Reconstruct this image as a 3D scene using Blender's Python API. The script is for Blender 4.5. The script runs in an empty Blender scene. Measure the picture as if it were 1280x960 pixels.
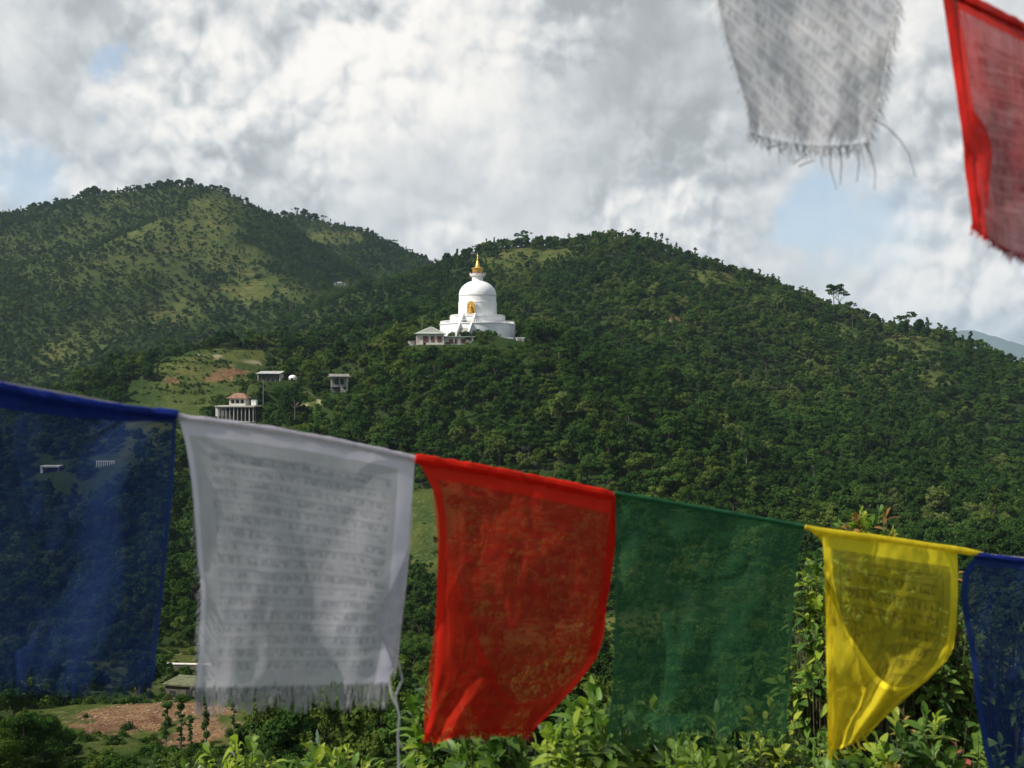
import bpy, bmesh, math, random
import numpy as np
from mathutils import Vector, Matrix

# ------------------------------------------------------------------ camera, sky, sun, exposure
S = bpy.context.scene
COL = S.collection
FPX = 1250.0                      # focal length in pixels of the 1280 px wide photograph
R = math.radians

def P(px, py, d):
    """point at depth d seen at pixel (px, py) of the 1280x960 photograph"""
    return Vector(((px-640)/FPX*d, d, (480-py)/FPX*d))

cam_d = bpy.data.cameras.new('camera'); cam = bpy.data.objects.new('camera', cam_d); COL.objects.link(cam)
cam.location = (0, 0, 0); cam.rotation_euler = (R(90), 0, 0)
cam_d.sensor_width = 36; cam_d.lens = 36*FPX/1280
cam_d.clip_start = 0.05; cam_d.clip_end = 40000
cam_d.dof.use_dof = True; cam_d.dof.focus_distance = 420; cam_d.dof.aperture_fstop = 9.0
S.camera = cam

SUN_EL, SUN_AZ = 43.0, -110.0      # azimuth measured from +Y (view direction), clockwise positive
sx = math.sin(R(SUN_AZ))*math.cos(R(SUN_EL)); sy = math.cos(R(SUN_AZ))*math.cos(R(SUN_EL)); sz = math.sin(R(SUN_EL))
sun_d = bpy.data.lights.new('sun', 'SUN'); sun_d.energy = 4.6; sun_d.angle = R(0.6); sun_d.color = (1, .94, .85)
sun = bpy.data.objects.new('sun', sun_d); COL.objects.link(sun)
sun.rotation_euler = Vector((-sx, -sy, -sz)).to_track_quat('-Z', 'Y').to_euler()

W = bpy.data.worlds.new('World'); S.world = W; W.use_nodes = True
nt = W.node_tree; nt.nodes.clear()

class NT:
    def __init__(self, tree): self.t = tree
    def n(self, typ, **kw):
        x = self.t.nodes.new(typ)
        for k, v in kw.items():
            if k.startswith('i_'):
                key = k[2:]
                x.inputs[int(key) if key.isdigit() else key.replace('_', ' ')].default_value = v
            else: setattr(x, k, v)
        return x
    def l(self, a, b): self.t.links.new(a, b)
    def val(self, sock, v):
        if isinstance(v, bpy.types.NodeSocket): self.l(v, sock)
        else: sock.default_value = v
    def math(self, op, a, b=0.0, c=0.0, clamp=False):
        x = self.n('ShaderNodeMath', operation=op, use_clamp=clamp)
        self.val(x.inputs[0], a); self.val(x.inputs[1], b); self.val(x.inputs[2], c); return x.outputs[0]
    def vmath(self, op, a, b=(0, 0, 0), scale=None):
        x = self.n('ShaderNodeVectorMath', operation=op)
        self.val(x.inputs[0], a); self.val(x.inputs[1], b)
        if scale is not None: self.val(x.inputs['Scale'], scale)
        return x.outputs['Value'] if op in ('DISTANCE', 'DOT_PRODUCT', 'LENGTH') else x.outputs[0]
    def mix(self, f, a, b, blend='MIX'):
        x = self.n('ShaderNodeMix', data_type='RGBA', blend_type=blend)
        self.val(x.inputs[0], f)
        for s, v in ((x.inputs[6], a), (x.inputs[7], b)):
            if isinstance(v, bpy.types.NodeSocket): self.l(v, s)
            else: s.default_value = (*v[:3], 1)
        return x.outputs[2]
    def rng(self, v, a, b, c=0.0, d=1.0, smooth=True):
        x = self.n('ShaderNodeMapRange', interpolation_type='SMOOTHSTEP' if smooth else 'LINEAR')
        self.val(x.inputs[0], v)
        for i, q in enumerate((a, b, c, d)): self.val(x.inputs[i+1], q)
        return x.outputs[0]
    def noise(self, vec, scale, detail=4, rough=.5, dist=0.0, dims='3D'):
        x = self.n('ShaderNodeTexNoise', noise_dimensions=dims)
        if vec is not None: self.l(vec, x.inputs['Vector'])
        x.inputs['Scale'].default_value = scale; x.inputs['Detail'].default_value = detail
        x.inputs['Roughness'].default_value = rough; x.inputs['Distortion'].default_value = dist
        return x.outputs[0]

def build_sky():
    k = NT(nt)
    BG = 0.1
    tc = k.n('ShaderNodeTexCoord').outputs['Generated']
    nrm = k.vmath('NORMALIZE', tc)
    sky = k.n('ShaderNodeTexSky', sky_type='NISHITA'); sky.sun_disc = False
    sky.sun_elevation = R(SUN_EL); sky.sun_rotation = R(SUN_AZ)
    sky.air_density = 1.0; sky.dust_density = 1.5
    flat = k.vmath('MULTIPLY', nrm, (1, 1, .95))
    # warp the direction so that cloud outlines curl
    wn = k.n('ShaderNodeTexNoise'); k.l(flat, wn.inputs['Vector']); wn.inputs['Scale'].default_value = 8; wn.inputs['Detail'].default_value = 6
    warp = k.vmath('SCALE', k.vmath('SUBTRACT', wn.outputs['Color'], (.5, .5, .5)), scale=.05)
    p = k.vmath('ADD', flat, warp)
    def puff(q, sc, sm):
        v = k.n('ShaderNodeTexVoronoi', feature='SMOOTH_F1'); k.l(q, v.inputs['Vector'])
        v.inputs['Scale'].default_value = sc; v.inputs['Smoothness'].default_value = sm
        d = v.outputs['Distance']; return k.math('SUBTRACT', 1.0, k.math('MULTIPLY', d, d))
    def height(q):
        # rounded heaps on heaps: bulges of several sizes carried by a broad cloud mass
        n1 = k.noise(q, 4.4, 4, .5)
        n2 = k.noise(q, 22, 6, .62)
        b = k.math('ADD', k.math('MULTIPLY', puff(q, 9, .25), .50), k.math('MULTIPLY', puff(q, 21, .18), .29))
        b = k.math('ADD', b, k.math('MULTIPLY', puff(q, 47, .16), .15))
        b = k.math('ADD', b, k.math('MULTIPLY', puff(q, 104, .16), .075))
        b = k.math('ADD', b, k.math('MULTIPLY', n2, .17))
        return k.math('SUBTRACT', k.math('ADD', k.math('MULTIPLY', n1, .75), k.math('MULTIPLY', b, .62)), .60)
    h0 = height(p)
    h1 = height(k.vmath('ADD', p, (-.007, 0, .012)))
    shade = k.math('SUBTRACT', h0, h1)
    def dirv(px, py): return tuple(P(px, py, 1).normalized())
    w2 = k.n('ShaderNodeTexNoise'); k.l(nrm, w2.inputs['Vector']); w2.inputs['Scale'].default_value = 15; w2.inputs['Detail'].default_value = 6; w2.inputs['Roughness'].default_value = .6
    wl = k.vmath('ADD', nrm, k.vmath('SCALE', k.vmath('SUBTRACT', w2.outputs['Color'], (.5, .5, .5)), scale=.12))
    def blob(px, py, r0, r1):
        return k.rng(k.vmath('DISTANCE', wl, dirv(px, py)), r0/FPX, r1/FPX, 1, 0)
    dark = None
    for (px, py, a, b, s) in ((90, 70, 20, 210, .85), (820, 130, 20, 210, .85), (900, 30, 20, 190, .5), (330, 190, 20, 130, .75), (770, 20, 10, 120, .7), (1150, 210, 20, 240, .45), (40, 230, 10, 90, .4), (560, 220, 10, 110, .25)):
        t = k.math('MULTIPLY', blob(px, py, a, b), s); dark = t if dark is None else k.math('ADD', dark, t)
    lite = None
    for (px, py, a, b, s) in ((500, 90, 20, 240, .85), (620, 130, 10, 110, .7), (270, 100, 5, 90, .9), (180, 130, 5, 80, .7), (250, 10, 10, 110, .6), (1180, 360, 10, 130, .9), (950, 330, 10, 160, .4), (20, 30, 10, 70, .8), (1230, 120, 10, 120, .25)):
        t = k.math('MULTIPLY', blob(px, py, a, b), s); lite = t if lite is None else k.math('ADD', lite, t)
    crisp = k.rng(k.noise(nrm, 5.5, 2, .5), .36, .58, .22, 1.0)     # soft veils here, firm heaps there
    v = k.math('ADD', .665, k.math('MULTIPLY', k.math('MULTIPLY', shade, crisp), 2.6))
    v = k.math('ADD', v, k.math('MULTIPLY', k.math('SUBTRACT', h0, .30), .26))
    v = k.math('ADD', v, k.math('MULTIPLY', lite, .20))
    v = k.math('SUBTRACT', v, k.math('MULTIPLY', dark, .145))
    v = k.rng(v, .32, 1.0, .30, .72, True)
    tint = k.mix(k.rng(v, .38, .75), (.955, .995, 1.02), (1.03, .99, .93))
    rearc = k.rng(k.vmath('DOT_PRODUCT', nrm, (0, .96, .28)), .2, .75, .62, 1)   # unseen cloud behind and overhead dimmed to lower the ambient light
    v = k.math('MULTIPLY', v, rearc)
    cloud = k.vmath('MULTIPLY', tint, k.n('ShaderNodeCombineXYZ').outputs[0])
    comb = cloud.node.inputs[1].links[0].from_node
    vv = k.math('MULTIPLY', v, 1/BG)
    for i in range(3): k.l(vv, comb.inputs[i])
    blue = None
    for (px, py, a, b, s) in ((30, 218, 5, 100, 1.05), (153, 101, 2, 44, 1.1), (1085, 275, 5, 150, 1.0), (1010, 262, 2, 60, .55), (128, 168, 2, 22, .8), (690, 268, 2, 30, .3)):
        t = k.math('MULTIPLY', blob(px, py, a, b), s); blue = t if blue is None else k.math('ADD', blue, t)
    bl = k.rng(k.math('SUBTRACT', blue, k.math('MULTIPLY', h0, .85)), .02, .85, 0, .8)
    # far from the part of the sky in view: broken cloud with blue between
    rear = k.rng(k.vmath('DOT_PRODUCT', nrm, (0, .96, .28)), .3, .78, 1, 0)
    bl = k.math('MAXIMUM', bl, k.math('MULTIPLY', rear, k.rng(h0, .36, .20, 0, .9)))
    skyc = k.vmath('ADD', k.vmath('MULTIPLY', sky.outputs[0], (.8, .8, .8)), (1.5, 1.7, 1.85))
    out = k.mix(bl, cloud, skyc)
    bg = k.n('ShaderNodeBackground'); bg.inputs['Strength'].default_value = BG
    k.l(out, bg.inputs['Color'])
    wo = k.n('ShaderNodeOutputWorld'); k.l(bg.outputs[0], wo.inputs['Surface'])
build_sky()
W.cycles.sampling_method = 'MANUAL'; W.cycles.sample_map_resolution = 512

vs = S.view_settings
S.display_settings.display_device = 'sRGB'
vs.view_transform = 'Standard'; vs.look = 'None'; vs.gamma = 1; vs.exposure = 0.50; vs.use_curve_mapping = False
cy = S.cycles
cy.max_bounces = 8; cy.diffuse_bounces = 2; cy.glossy_bounces = 2; cy.transmission_bounces = 3; cy.transparent_max_bounces = 16; cy.volume_bounces = 0
cy.use_denoising = True; cy.denoising_input_passes = 'RGB_ALBEDO_NORMAL'; cy.denoising_prefilter = 'ACCURATE'
try: cy.denoiser = 'OPENIMAGEDENOISE'
except Exception: pass
cy.sample_clamp_indirect = 4

# ------------------------------------------------------------------ helpers
def smooth01(t): t = np.clip(t, 0, 1); return t*t*(3-2*t)

def hash2(ix, iy, seed):
    n = (ix.astype(np.int64)*374761393 + iy.astype(np.int64)*668265263 + seed*974634777) & 0xffffffff
    n = ((n ^ (n >> 13))*1274126177) & 0xffffffff
    n = n ^ (n >> 16)
    return (n & 0xffff)/65535.0

def vnoise(x, y, seed=0):
    x0 = np.floor(x); y0 = np.floor(y); fx = x-x0; fy = y-y0
    fx = fx*fx*fx*(fx*(fx*6-15)+10); fy = fy*fy*fy*(fy*(fy*6-15)+10)
    a = hash2(x0, y0, seed); b = hash2(x0+1, y0, seed); c = hash2(x0, y0+1, seed); d = hash2(x0+1, y0+1, seed)
    return (a*(1-fx)+b*fx)*(1-fy)+(c*(1-fx)+d*fx)*fy

def fbm(x, y, seed=0, oct=4, gain=.5):
    s = 0; a = 1; t = 0
    for i in range(oct):
        s = s+a*vnoise(x*2**i, y*2**i, seed+i*17); t += a; a *= gain
    return s/t

def mesh_np(name, V, F, smooth=False, mats=(), midx=None, attrs=None, uv=None):
    """V (n,3); F (m,k) with k fixed"""
    V = np.asarray(V, dtype=np.float32); F = np.asarray(F, dtype=np.int32)
    me = bpy.data.meshes.new(name); m, k = F.shape
    me.vertices.add(len(V)); me.vertices.foreach_set('co', V.ravel())
    me.loops.add(m*k); me.loops.foreach_set('vertex_index', F.ravel())
    me.polygons.add(m)
    me.polygons.foreach_set('loop_start', np.arange(0, m*k, k, dtype=np.int32))
    me.polygons.foreach_set('loop_total', np.full(m, k, dtype=np.int32))
    me.polygons.foreach_set('use_smooth', np.full(m, smooth, dtype=bool))
    for x in mats: me.materials.append(x)
    if midx is not None: me.polygons.foreach_set('material_index', np.asarray(midx, dtype=np.int32))
    me.update(calc_edges=True)
    if attrs:
        for an, av in attrs.items():
            a = me.attributes.new(an, 'FLOAT', 'POINT'); a.data.foreach_set('value', np.asarray(av, dtype=np.float32))
    if uv is not None:
        u = me.uv_layers.new(name='UVMap'); u.data.foreach_set('uv', np.asarray(uv, dtype=np.float32)[F.ravel()].ravel())
    me.validate()
    return me

def link(name, data, parent=None, loc=None):
    o = bpy.data.objects.new(name, data); COL.objects.link(o)
    if parent: o.parent = parent
    if loc is not None: o.location = loc
    return o

def tag(o, label=None, cat=None, group=None, kind=None):
    if label: o['label'] = label
    if cat: o['category'] = cat
    if group: o['group'] = group
    if kind: o['kind'] = kind
    return o

def empty(name, loc, rz=0, label=None, cat=None, group=None):
    o = link(name, None, None, loc); o.rotation_euler = (0, 0, rz); o.empty_display_size = .2
    return tag(o, label, cat, group)

class MB:
    """collects boxes, tubes, lathes and prisms into one mesh object"""
    def __init__(self): self.V = []; self.F = []
    def add(self, vs, fs):
        b = len(self.V); self.V += [tuple(v) for v in vs]; self.F += [tuple(i+b for i in f) for f in fs]; return self
    def box(self, x0, x1, y0, y1, z0, z1):
        return self.add([(x0,y0,z0),(x1,y0,z0),(x1,y1,z0),(x0,y1,z0),(x0,y0,z1),(x1,y0,z1),(x1,y1,z1),(x0,y1,z1)],
                        [(0,3,2,1),(4,5,6,7),(0,1,5,4),(1,2,6,5),(2,3,7,6),(3,0,4,7)])
    def prism(self, poly, axis, a, b):
        """poly in the plane normal to axis ('x': (y,z); 'y': (x,z); 'z': (x,y)) pushed from a to b"""
        def pt(q, h): return {'x': (h, q[0], q[1]), 'y': (q[0], h, q[1]), 'z': (q[0], q[1], h)}[axis]
        n = len(poly)
        return self.add([pt(q, a) for q in poly]+[pt(q, b) for q in poly],
                        [tuple(range(n))[::-1], tuple(range(n, 2*n))]+[(i, (i+1) % n, n+(i+1) % n, n+i) for i in range(n)])
    def lathe(self, prof, seg=48, cx=0, cy=0, cap=True):
        vs = []; fs = []
        for r, z in prof:
            for i in range(seg):
                a = 2*math.pi*i/seg; vs.append((cx+r*math.cos(a), cy+r*math.sin(a), z))
        for j in range(len(prof)-1):
            for i in range(seg):
                k = (i+1) % seg
                fs.append((j*seg+i, j*seg+k, (j+1)*seg+k, (j+1)*seg+i))
        if cap:
            fs.append(tuple(range(seg))[::-1]); fs.append(tuple((len(prof)-1)*seg+i for i in range(seg)))
        return self.add(vs, fs)
    def tube(self, pts, rad, seg=6):
        pts = [Vector(p) for p in pts]; n = len(pts)
        if not hasattr(rad, '__len__'): rad = [rad]*n
        vs = []; fs = []
        for j, p in enumerate(pts):
            t = (pts[min(j+1, n-1)]-pts[max(j-1, 0)]).normalized()
            a = t.orthogonal().normalized() if abs(t.z) > .95 else t.cross(Vector((0, 0, 1))).normalized()
            b = t.cross(a)
            for i in range(seg):
                th = 2*math.pi*i/seg; vs.append(p+(a*math.cos(th)+b*math.sin(th))*rad[j])
        for j in range(n-1):
            for i in range(seg):
                k = (i+1) % seg; fs.append((j*seg+i, j*seg+k, (j+1)*seg+k, (j+1)*seg+i))
        fs.append(tuple(range(seg))[::-1]); fs.append(tuple((n-1)*seg+i for i in range(seg)))
        return self.add(vs, fs)
    def build(self, name, mat, parent=None, smooth=False, bevel=0, loc=None):
        me = bpy.data.meshes.new(name); me.from_pydata(self.V, [], self.F); me.materials.append(mat)
        bm = bmesh.new(); bm.from_mesh(me); bmesh.ops.recalc_face_normals(bm, faces=bm.faces)
        if bevel: bmesh.ops.bevel(bm, geom=[e for e in bm.edges if len(e.link_faces) == 2 and e.calc_face_angle(0) > .5], offset=bevel, segments=1, affect='EDGES', clamp_overlap=True)
        bm.to_mesh(me); bm.free()
        if smooth:
            for p in me.polygons: p.use_smooth = True
            try: me.set_sharp_from_angle(angle=R(40))
            except Exception: pass
        return link(name, me, parent, loc)

def new_mat(name):
    m = bpy.data.materials.new(name); m.use_nodes = True; m.node_tree.nodes.clear(); return m, NT(m.node_tree)

def surf(name, c, rough=.8, var=.25, scale=1.0, c2=None, bump=.2, metal=0.0, streak=False):
    """weathered surface: base colour broken by two noises, slight bump"""
    m, k = new_mat(name)
    co = k.n('ShaderNodeTexCoord').outputs['Object']
    n1 = k.noise(co, scale, 6, .6); n2 = k.noise(co, scale*7.3, 4, .6)
    if streak:
        st = k.noise(k.vmath('MULTIPLY', co, (3, 3, .25)), scale*1.2, 4, .6)
        n1 = k.math('ADD', k.math('MULTIPLY', n1, .5), k.math('MULTIPLY', st, .5))
    f = k.math('ADD', k.math('MULTIPLY', n1, .65), k.math('MULTIPLY', n2, .35))
    c2 = c2 or tuple(x*(1-var*1.6) for x in c)
    col = k.mix(k.rng(f, .36, .62), c2, tuple(min(1, x*(1+var*.3)) for x in c))
    b = k.n('ShaderNodeBsdfPrincipled'); k.l(col, b.inputs['Base Color'])
    b.inputs['Roughness'].default_value = rough; b.inputs['Metallic'].default_value = metal
    bp = k.n('ShaderNodeBump'); bp.inputs['Strength'].default_value = bump; bp.inputs['Distance'].default_value = .05
    k.l(n2, bp.inputs['Height']); k.l(bp.outputs[0], b.inputs['Normal'])
    o = k.n('ShaderNodeOutputMaterial'); k.l(b.outputs[0], o.inputs[0])
    return m

def leaf_mat(name, c, c2=None, var=.5, transl=.3, gloss=0.0, vein=False):
    """foliage: hue and value differ from plant to plant and from leaf clump to leaf clump"""
    m, k = new_mat(name)
    oi = k.n('ShaderNodeObjectInfo')
    co = k.n('ShaderNodeTexCoord').outputs['Object']
    rn = oi.outputs['Random']
    n1 = k.noise(co, .55 if not vein else 9, 3, .6); n2 = k.noise(co, 2.7 if not vein else 40, 2, .6)
    c2 = c2 or (c[0]*1.9, c[1]*1.5, c[2]*1.2)
    f = k.math('ADD', k.math('MULTIPLY', rn, .55), k.math('MULTIPLY', k.rng(n1, .3, .7), .45))
    col = k.mix(f, c, c2)
    g = k.math('ADD', 1-var*.5, k.math('MULTIPLY', k.math('ADD', k.math('MULTIPLY', k.math('FRACT', k.math('MULTIPLY', rn, 17.3)), .6), k.math('MULTIPLY', n2, .4)), var))
    col = k.vmath('SCALE', col, scale=g)
    d = k.n('ShaderNodeBsdfDiffuse'); k.l(col, d.inputs[0])
    t = k.n('ShaderNodeBsdfTranslucent'); k.l(k.vmath('MULTIPLY', col, (1.05, 1.3, .55)), t.inputs[0])
    mx = k.n('ShaderNodeMixShader'); mx.inputs[0].default_value = transl; k.l(d.outputs[0], mx.inputs[1]); k.l(t.outputs[0], mx.inputs[2])
    res = mx.outputs[0]
    if gloss:
        gl = k.n('ShaderNodeBsdfGlossy'); gl.inputs['Roughness'].default_value = .38
        fr = k.n('ShaderNodeFresnel'); fr.inputs['IOR'].default_value = 1.4
        m2 = k.n('ShaderNodeMixShader'); k.l(k.math('MULTIPLY', fr.outputs[0], gloss), m2.inputs[0]); k.l(res, m2.inputs[1]); k.l(gl.outputs[0], m2.inputs[2]); res = m2.outputs[0]
    o = k.n('ShaderNodeOutputMaterial'); k.l(res, o.inputs[0])
    return m

# ------------------------------------------------------------------ terrain
def ridge(pts): return [tuple(P(*q)) for q in pts]
RIDGES = [   # (ridge line as (px, py, depth), slope, roundness)
    (ridge([(-420,330,1330),(-200,300,1310),(0,268,1290),(60,258,1285),(120,245,1280),(200,240,1270),(240,240,1250),(258,240,1245)]), .58, 22),
    (ridge([(215,246,1262),(245,242,1254),(277,243,1242)]), .85, 7),
    (ridge([(262,295,1215),(312,335,1130),(360,345,1050),(420,385,930),(470,425,820)]), .50, 25),
    (ridge([(150,250,1275),(150,330,1080),(140,420,880),(130,500,680)]), .42, 30),
    (ridge([(296,300,1520),(335,279,1490),(385,272,1470),(420,282,1450),(450,302,1430),(480,332,1400),(520,358,1360),(580,368,1300)]), .52, 18),
    (ridge([(520,362,1040),(560,352,980),(605,332,920),(625,315,895),(660,312,880),(720,314,865),(745,309,855),(775,308,850),(805,332,840),(830,341,830),(880,340,805),(940,360,785),(1000,412,765),(1050,432,745),(1130,420,715),(1190,462,690),(1240,504,668),(1280,558,650),(1450,560,600),(1800,700,520)]), .44, 22),
    (ridge([(880,355,1150),(945,357,1130),(985,369,1120),(1020,400,1100)]), .5, 20),
    (ridge([(760,310,850),(790,400,660),(830,500,480)]), .5, 30),
    (ridge([(1000,415,735),(1040,480,600),(1060,570,430)]), .48, 30),
    (ridge([(555,365,930),(555,375,820),(570,395,640),(597,422,470)]), .50, 22),
    (ridge([(597,424,463),(640,468,415),(690,535,365),(740,620,310)]), .42, 26),
    (ridge([(590,428,455),(520,436,445),(440,503,432),(340,522,418),(270,538,408)]), .55, 20),
    (ridge([(215,470,500),(250,445,505),(290,436,520),(350,434,540),(400,426,560),(480,415,600)]), .44, 20),
    (ridge([(1040,452,15000),(1120,428,14800),(1165,414,14600),(1205,411,14400),(1235,420,14000),(1275,446,13400),(1330,455,13000),(1500,425,12800)]), .40, 120),
]
BASE_Y = [-400, -60, -8, 0, 1.2, 3, 6, 15, 30, 60, 85, 105, 140, 200, 260, 350, 600, 19000]
BASE_Z = [60, 12, -1.2, -1.7, -2.0, -2.9, -4.3, -8.2, -14, -24, -30.5, -35.5, -42.5, -51, -54, -56, -60, -75]
PADS = []   # (x, y, z, r)
def pad(p, r): PADS.append((p.x, p.y, p.z, r)); return p

def H0(x, y):
    x = np.asarray(x, dtype=np.float64); y = np.asarray(y, dtype=np.float64)
    r = np.hypot(x, y)
    base = np.interp(y, BASE_Y, BASE_Z) + smooth01((r-20)/60)*(fbm(x/38, y/38, 3)-.5)*7 + smooth01((x-2)/60)*smooth01((r-30)/80)*7
    zz = [base]
    wx = x+(fbm(x/170, y/170, 11, 3)-.5)*90; wy = y+(fbm(x/170, y/170, 29, 3)-.5)*90
    for pts, slope, rd in RIDGES:
        best = np.full(x.shape, -1e9)
        far = pts[0][1] > 5000
        for (a, b) in zip(pts[:-1], pts[1:]):
            dx, dy = b[0]-a[0], b[1]-a[1]; L2 = dx*dx+dy*dy
            def drop(X, Y):
                t = np.clip(((X-a[0])*dx+(Y-a[1])*dy)/L2, 0, 1)
                return np.hypot(X-a[0]-t*dx, Y-a[1]-t*dy), a[2]+t*(b[2]-a[2])
            d0, z0 = drop(x, y); d1, z1 = drop(wx, wy)
            w = smooth01(d0/140); d = d0*(1-w)+d1*w
            best = np.maximum(best, z0-slope*(np.sqrt(d*d+rd*rd)-rd))
        zz.append(best)
    zz = np.stack(zz); m = zz.max(0); kk = 7.0
    z = m+kk*np.log(np.exp((zz-m)/kk).sum(0))-0
    f = smooth01((r-250)/500)
    z = z+f*((fbm(x/90, y/90, 41, 4)-.5)*16)+smooth01((r-150)/200)*(fbm(x/22, y/22, 57, 3)-.5)*3
    # cut terraces into the valley fields at lower left
    t = smooth01((r-78)/12)*smooth01((185-r)/30)*smooth01((8-x)/14)
    t2 = smooth01(1.5-np.hypot((x+150)/62, (y-500)/62))*.75
    q = (z+(fbm(x/25, y/25, 63, 3)-.5)*5)/3.4; fl = np.floor(q); z = z+((fl+smooth01((q-fl-.6)/.4))-q)*3.4*t2
    st = 2.6; q = z/st; fl = np.floor(q); z2 = (fl+smooth01((q-fl-.72)/.28))*st
    z = z*(1-t*.85)+z2*t*.85
    return z

def H(x, y):
    x = np.asarray(x, dtype=np.float64); y = np.asarray(y, dtype=np.float64)
    z = H0(x, y)
    for (px, py, pz, pr) in PADS:
        d = np.hypot(x-px, y-py); w = smooth01((pr*1.9-d)/(pr*.9)); z = z*(1-w)+pz*w
    return z
def Hs(x, y): return float(H(np.array([x]), np.array([y]))[0])

def hit(px, py, d0=20, d1=3000):
    ds = np.exp(np.linspace(math.log(d0), math.log(d1), 3000))
    z = H((px-640)/FPX*ds, ds); ray = (480-py)/FPX*ds
    i = np.argmax(z >= ray)
    d = ds[i]; return Vector(((px-640)/FPX*d, d, float(z[i])))

STUPA = pad(P(597, 420.5, 463), 24)
HALL = pad(P(553, 432.5, 438), 13)
WHITE_HUT = pad(P(634, 434, 447), 9)
G_SHED = pad(P(338, 477, 432), 7)
DOMET = pad(P(366, 475, 434), 4)
pad(P(424, 499, 408), 10); GATE_B = pad(P(424, 490, 425), 7)
UNFIN = pad(P(299, 527, 400), 9)
FAR_H = hit(425, 357, 300); PADS.append((FAR_H.x, FAR_H.y, FAR_H.z-.5, 9)); 
HUT = hit(236, 871, 60); pad(HUT, 4)

# polar ground sheet: fine in the field of view, coarse elsewhere
az = np.concatenate([np.arange(-180, -42, 6), np.arange(-42, -33, 1), np.arange(-33, 33.01, .1), np.arange(34, 43, 1), np.arange(43, 180, 6)])
rr = np.concatenate([[.05], np.exp(np.arange(math.log(.6), math.log(60), .035)), np.exp(np.arange(math.log(60), math.log(1700), .0072)), np.exp(np.arange(math.log(1700), math.log(15800), .022))])
AZ, RR = np.meshgrid(np.radians(az), rr, indexing='ij')
GX = RR*np.sin(AZ); GY = RR*np.cos(AZ)
GZ = H(GX, GY)
na, nr = GX.shape
I = np.arange(na*nr).reshape(na, nr)
Fq = np.stack([I[:-1, :-1], I[:-1, 1:], I[1:, 1:], I[1:, :-1]], -1).reshape(-1, 4)[:, ::-1]
Fw = np.stack([I[-1, :-1], I[-1, 1:], I[0, 1:], I[0, :-1]], -1)[:, ::-1]
gx, gy = GX.ravel(), GY.ravel()

def ell(c, rx, ry, x, y, soft=.5, rot=0.0, seed=5, wob=.5):
    dx, dy = x-c[0], y-c[1]
    ca, sa = math.cos(rot), math.sin(rot); ux, uy = dx*ca+dy*sa, -dx*sa+dy*ca
    s = max(rx, ry)
    e = np.sqrt((ux/rx)**2+(uy/ry)**2)+(fbm(x/s*2.2, y/s*2.2, seed, 4)-.5)*wob*2
    return smooth01((1+soft/2-e)/soft)

# meadows: places without forest
_open = []
for (px, py, rx, ry, d0) in ((255, 495, 24, 34, 300), (215, 520, 26, 30, 300), (250, 455, 22, 20, 300), (310, 445, 22, 14, 300), (340, 452, 14, 10, 300),
                         (640, 322, 24, 22, 500), (690, 322, 26, 18, 500), (880, 343, 26, 24, 500), (840, 330, 16, 10, 500), (1135, 432, 20, 40, 400), (1150, 465, 14, 30, 400), (1060, 420, 12, 20, 400),
                         (260, 258, 30, 40, 700), (250, 290, 40, 60, 700), (300, 330, 40, 50, 700), (400, 300, 24, 40, 900), (430, 300, 30, 30, 900), (180, 290, 30, 40, 700), (320, 360, 40, 30, 700), (100, 430, 24, 40, 500), (225, 390, 30, 30, 600),
                         (528, 668, 12, 22, 150), (522, 692, 10, 10, 150), (760, 800, 16, 20, 60), (230, 830, 13, 30, 60), (190, 900, 16, 16, 50), (240, 900, 13, 14, 50), (390, 500, 9, 12, 300)):
    _open.append((hit(px, py, d0), rx, ry))
def open_mask(x, y):
    m = np.zeros_like(x)
    for i, (c, rx, ry) in enumerate(_open): m = np.maximum(m, ell((c.x, c.y), rx, ry, x, y, .7, 0, 100+i, .6))
    return m
SOIL = [(hit(180, 893, 50), 6.5, 5), (hit(245, 884, 50), 6, 5), (hit(245, 915, 50), 3.5, 5), (hit(140, 908, 50), 4.5, 4), (hit(240, 815, 60), 3, 6), (hit(290, 468, 300), 7, 5), (hit(272, 471, 300), 6, 4), (hit(218, 478, 300), 5, 3), (hit(840, 397, 400), 5, 6)]
def soil_mask(x, y):
    m = np.zeros_like(x)
    for i, (c, rx, ry) in enumerate(SOIL): m = np.maximum(m, ell((c.x, c.y), rx*.85, ry*.85, x, y, .5, 0, 300+i, .8))
    return m
PATHS = [[(243, 441), (262, 441.5), (285, 444), (305, 449), (325, 453)], [(382, 489), (392, 495), (400, 500), (385, 505), (360, 508), (335, 511)], [(745, 404), (790, 400), (850, 399)]]
PATHW = []
for pl in PATHS:
    PATHW.append([hit(px, py+2.5, 300) for px, py in pl])
def path_mask(x, y, w=1.0):
    m = np.zeros_like(x)
    for pl in PATHW:
        for a, b in zip(pl[:-1], pl[1:]):
            dx, dy = b.x-a.x, b.y-a.y; L2 = dx*dx+dy*dy+1e-6
            t = np.clip(((x-a.x)*dx+(y-a.y)*dy)/L2, 0, 1); d = np.hypot(x-a.x-t*dx, y-a.y-t*dy)
            m = np.maximum(m, smooth01((1.05*w-d)/.8))
    return m

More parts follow.
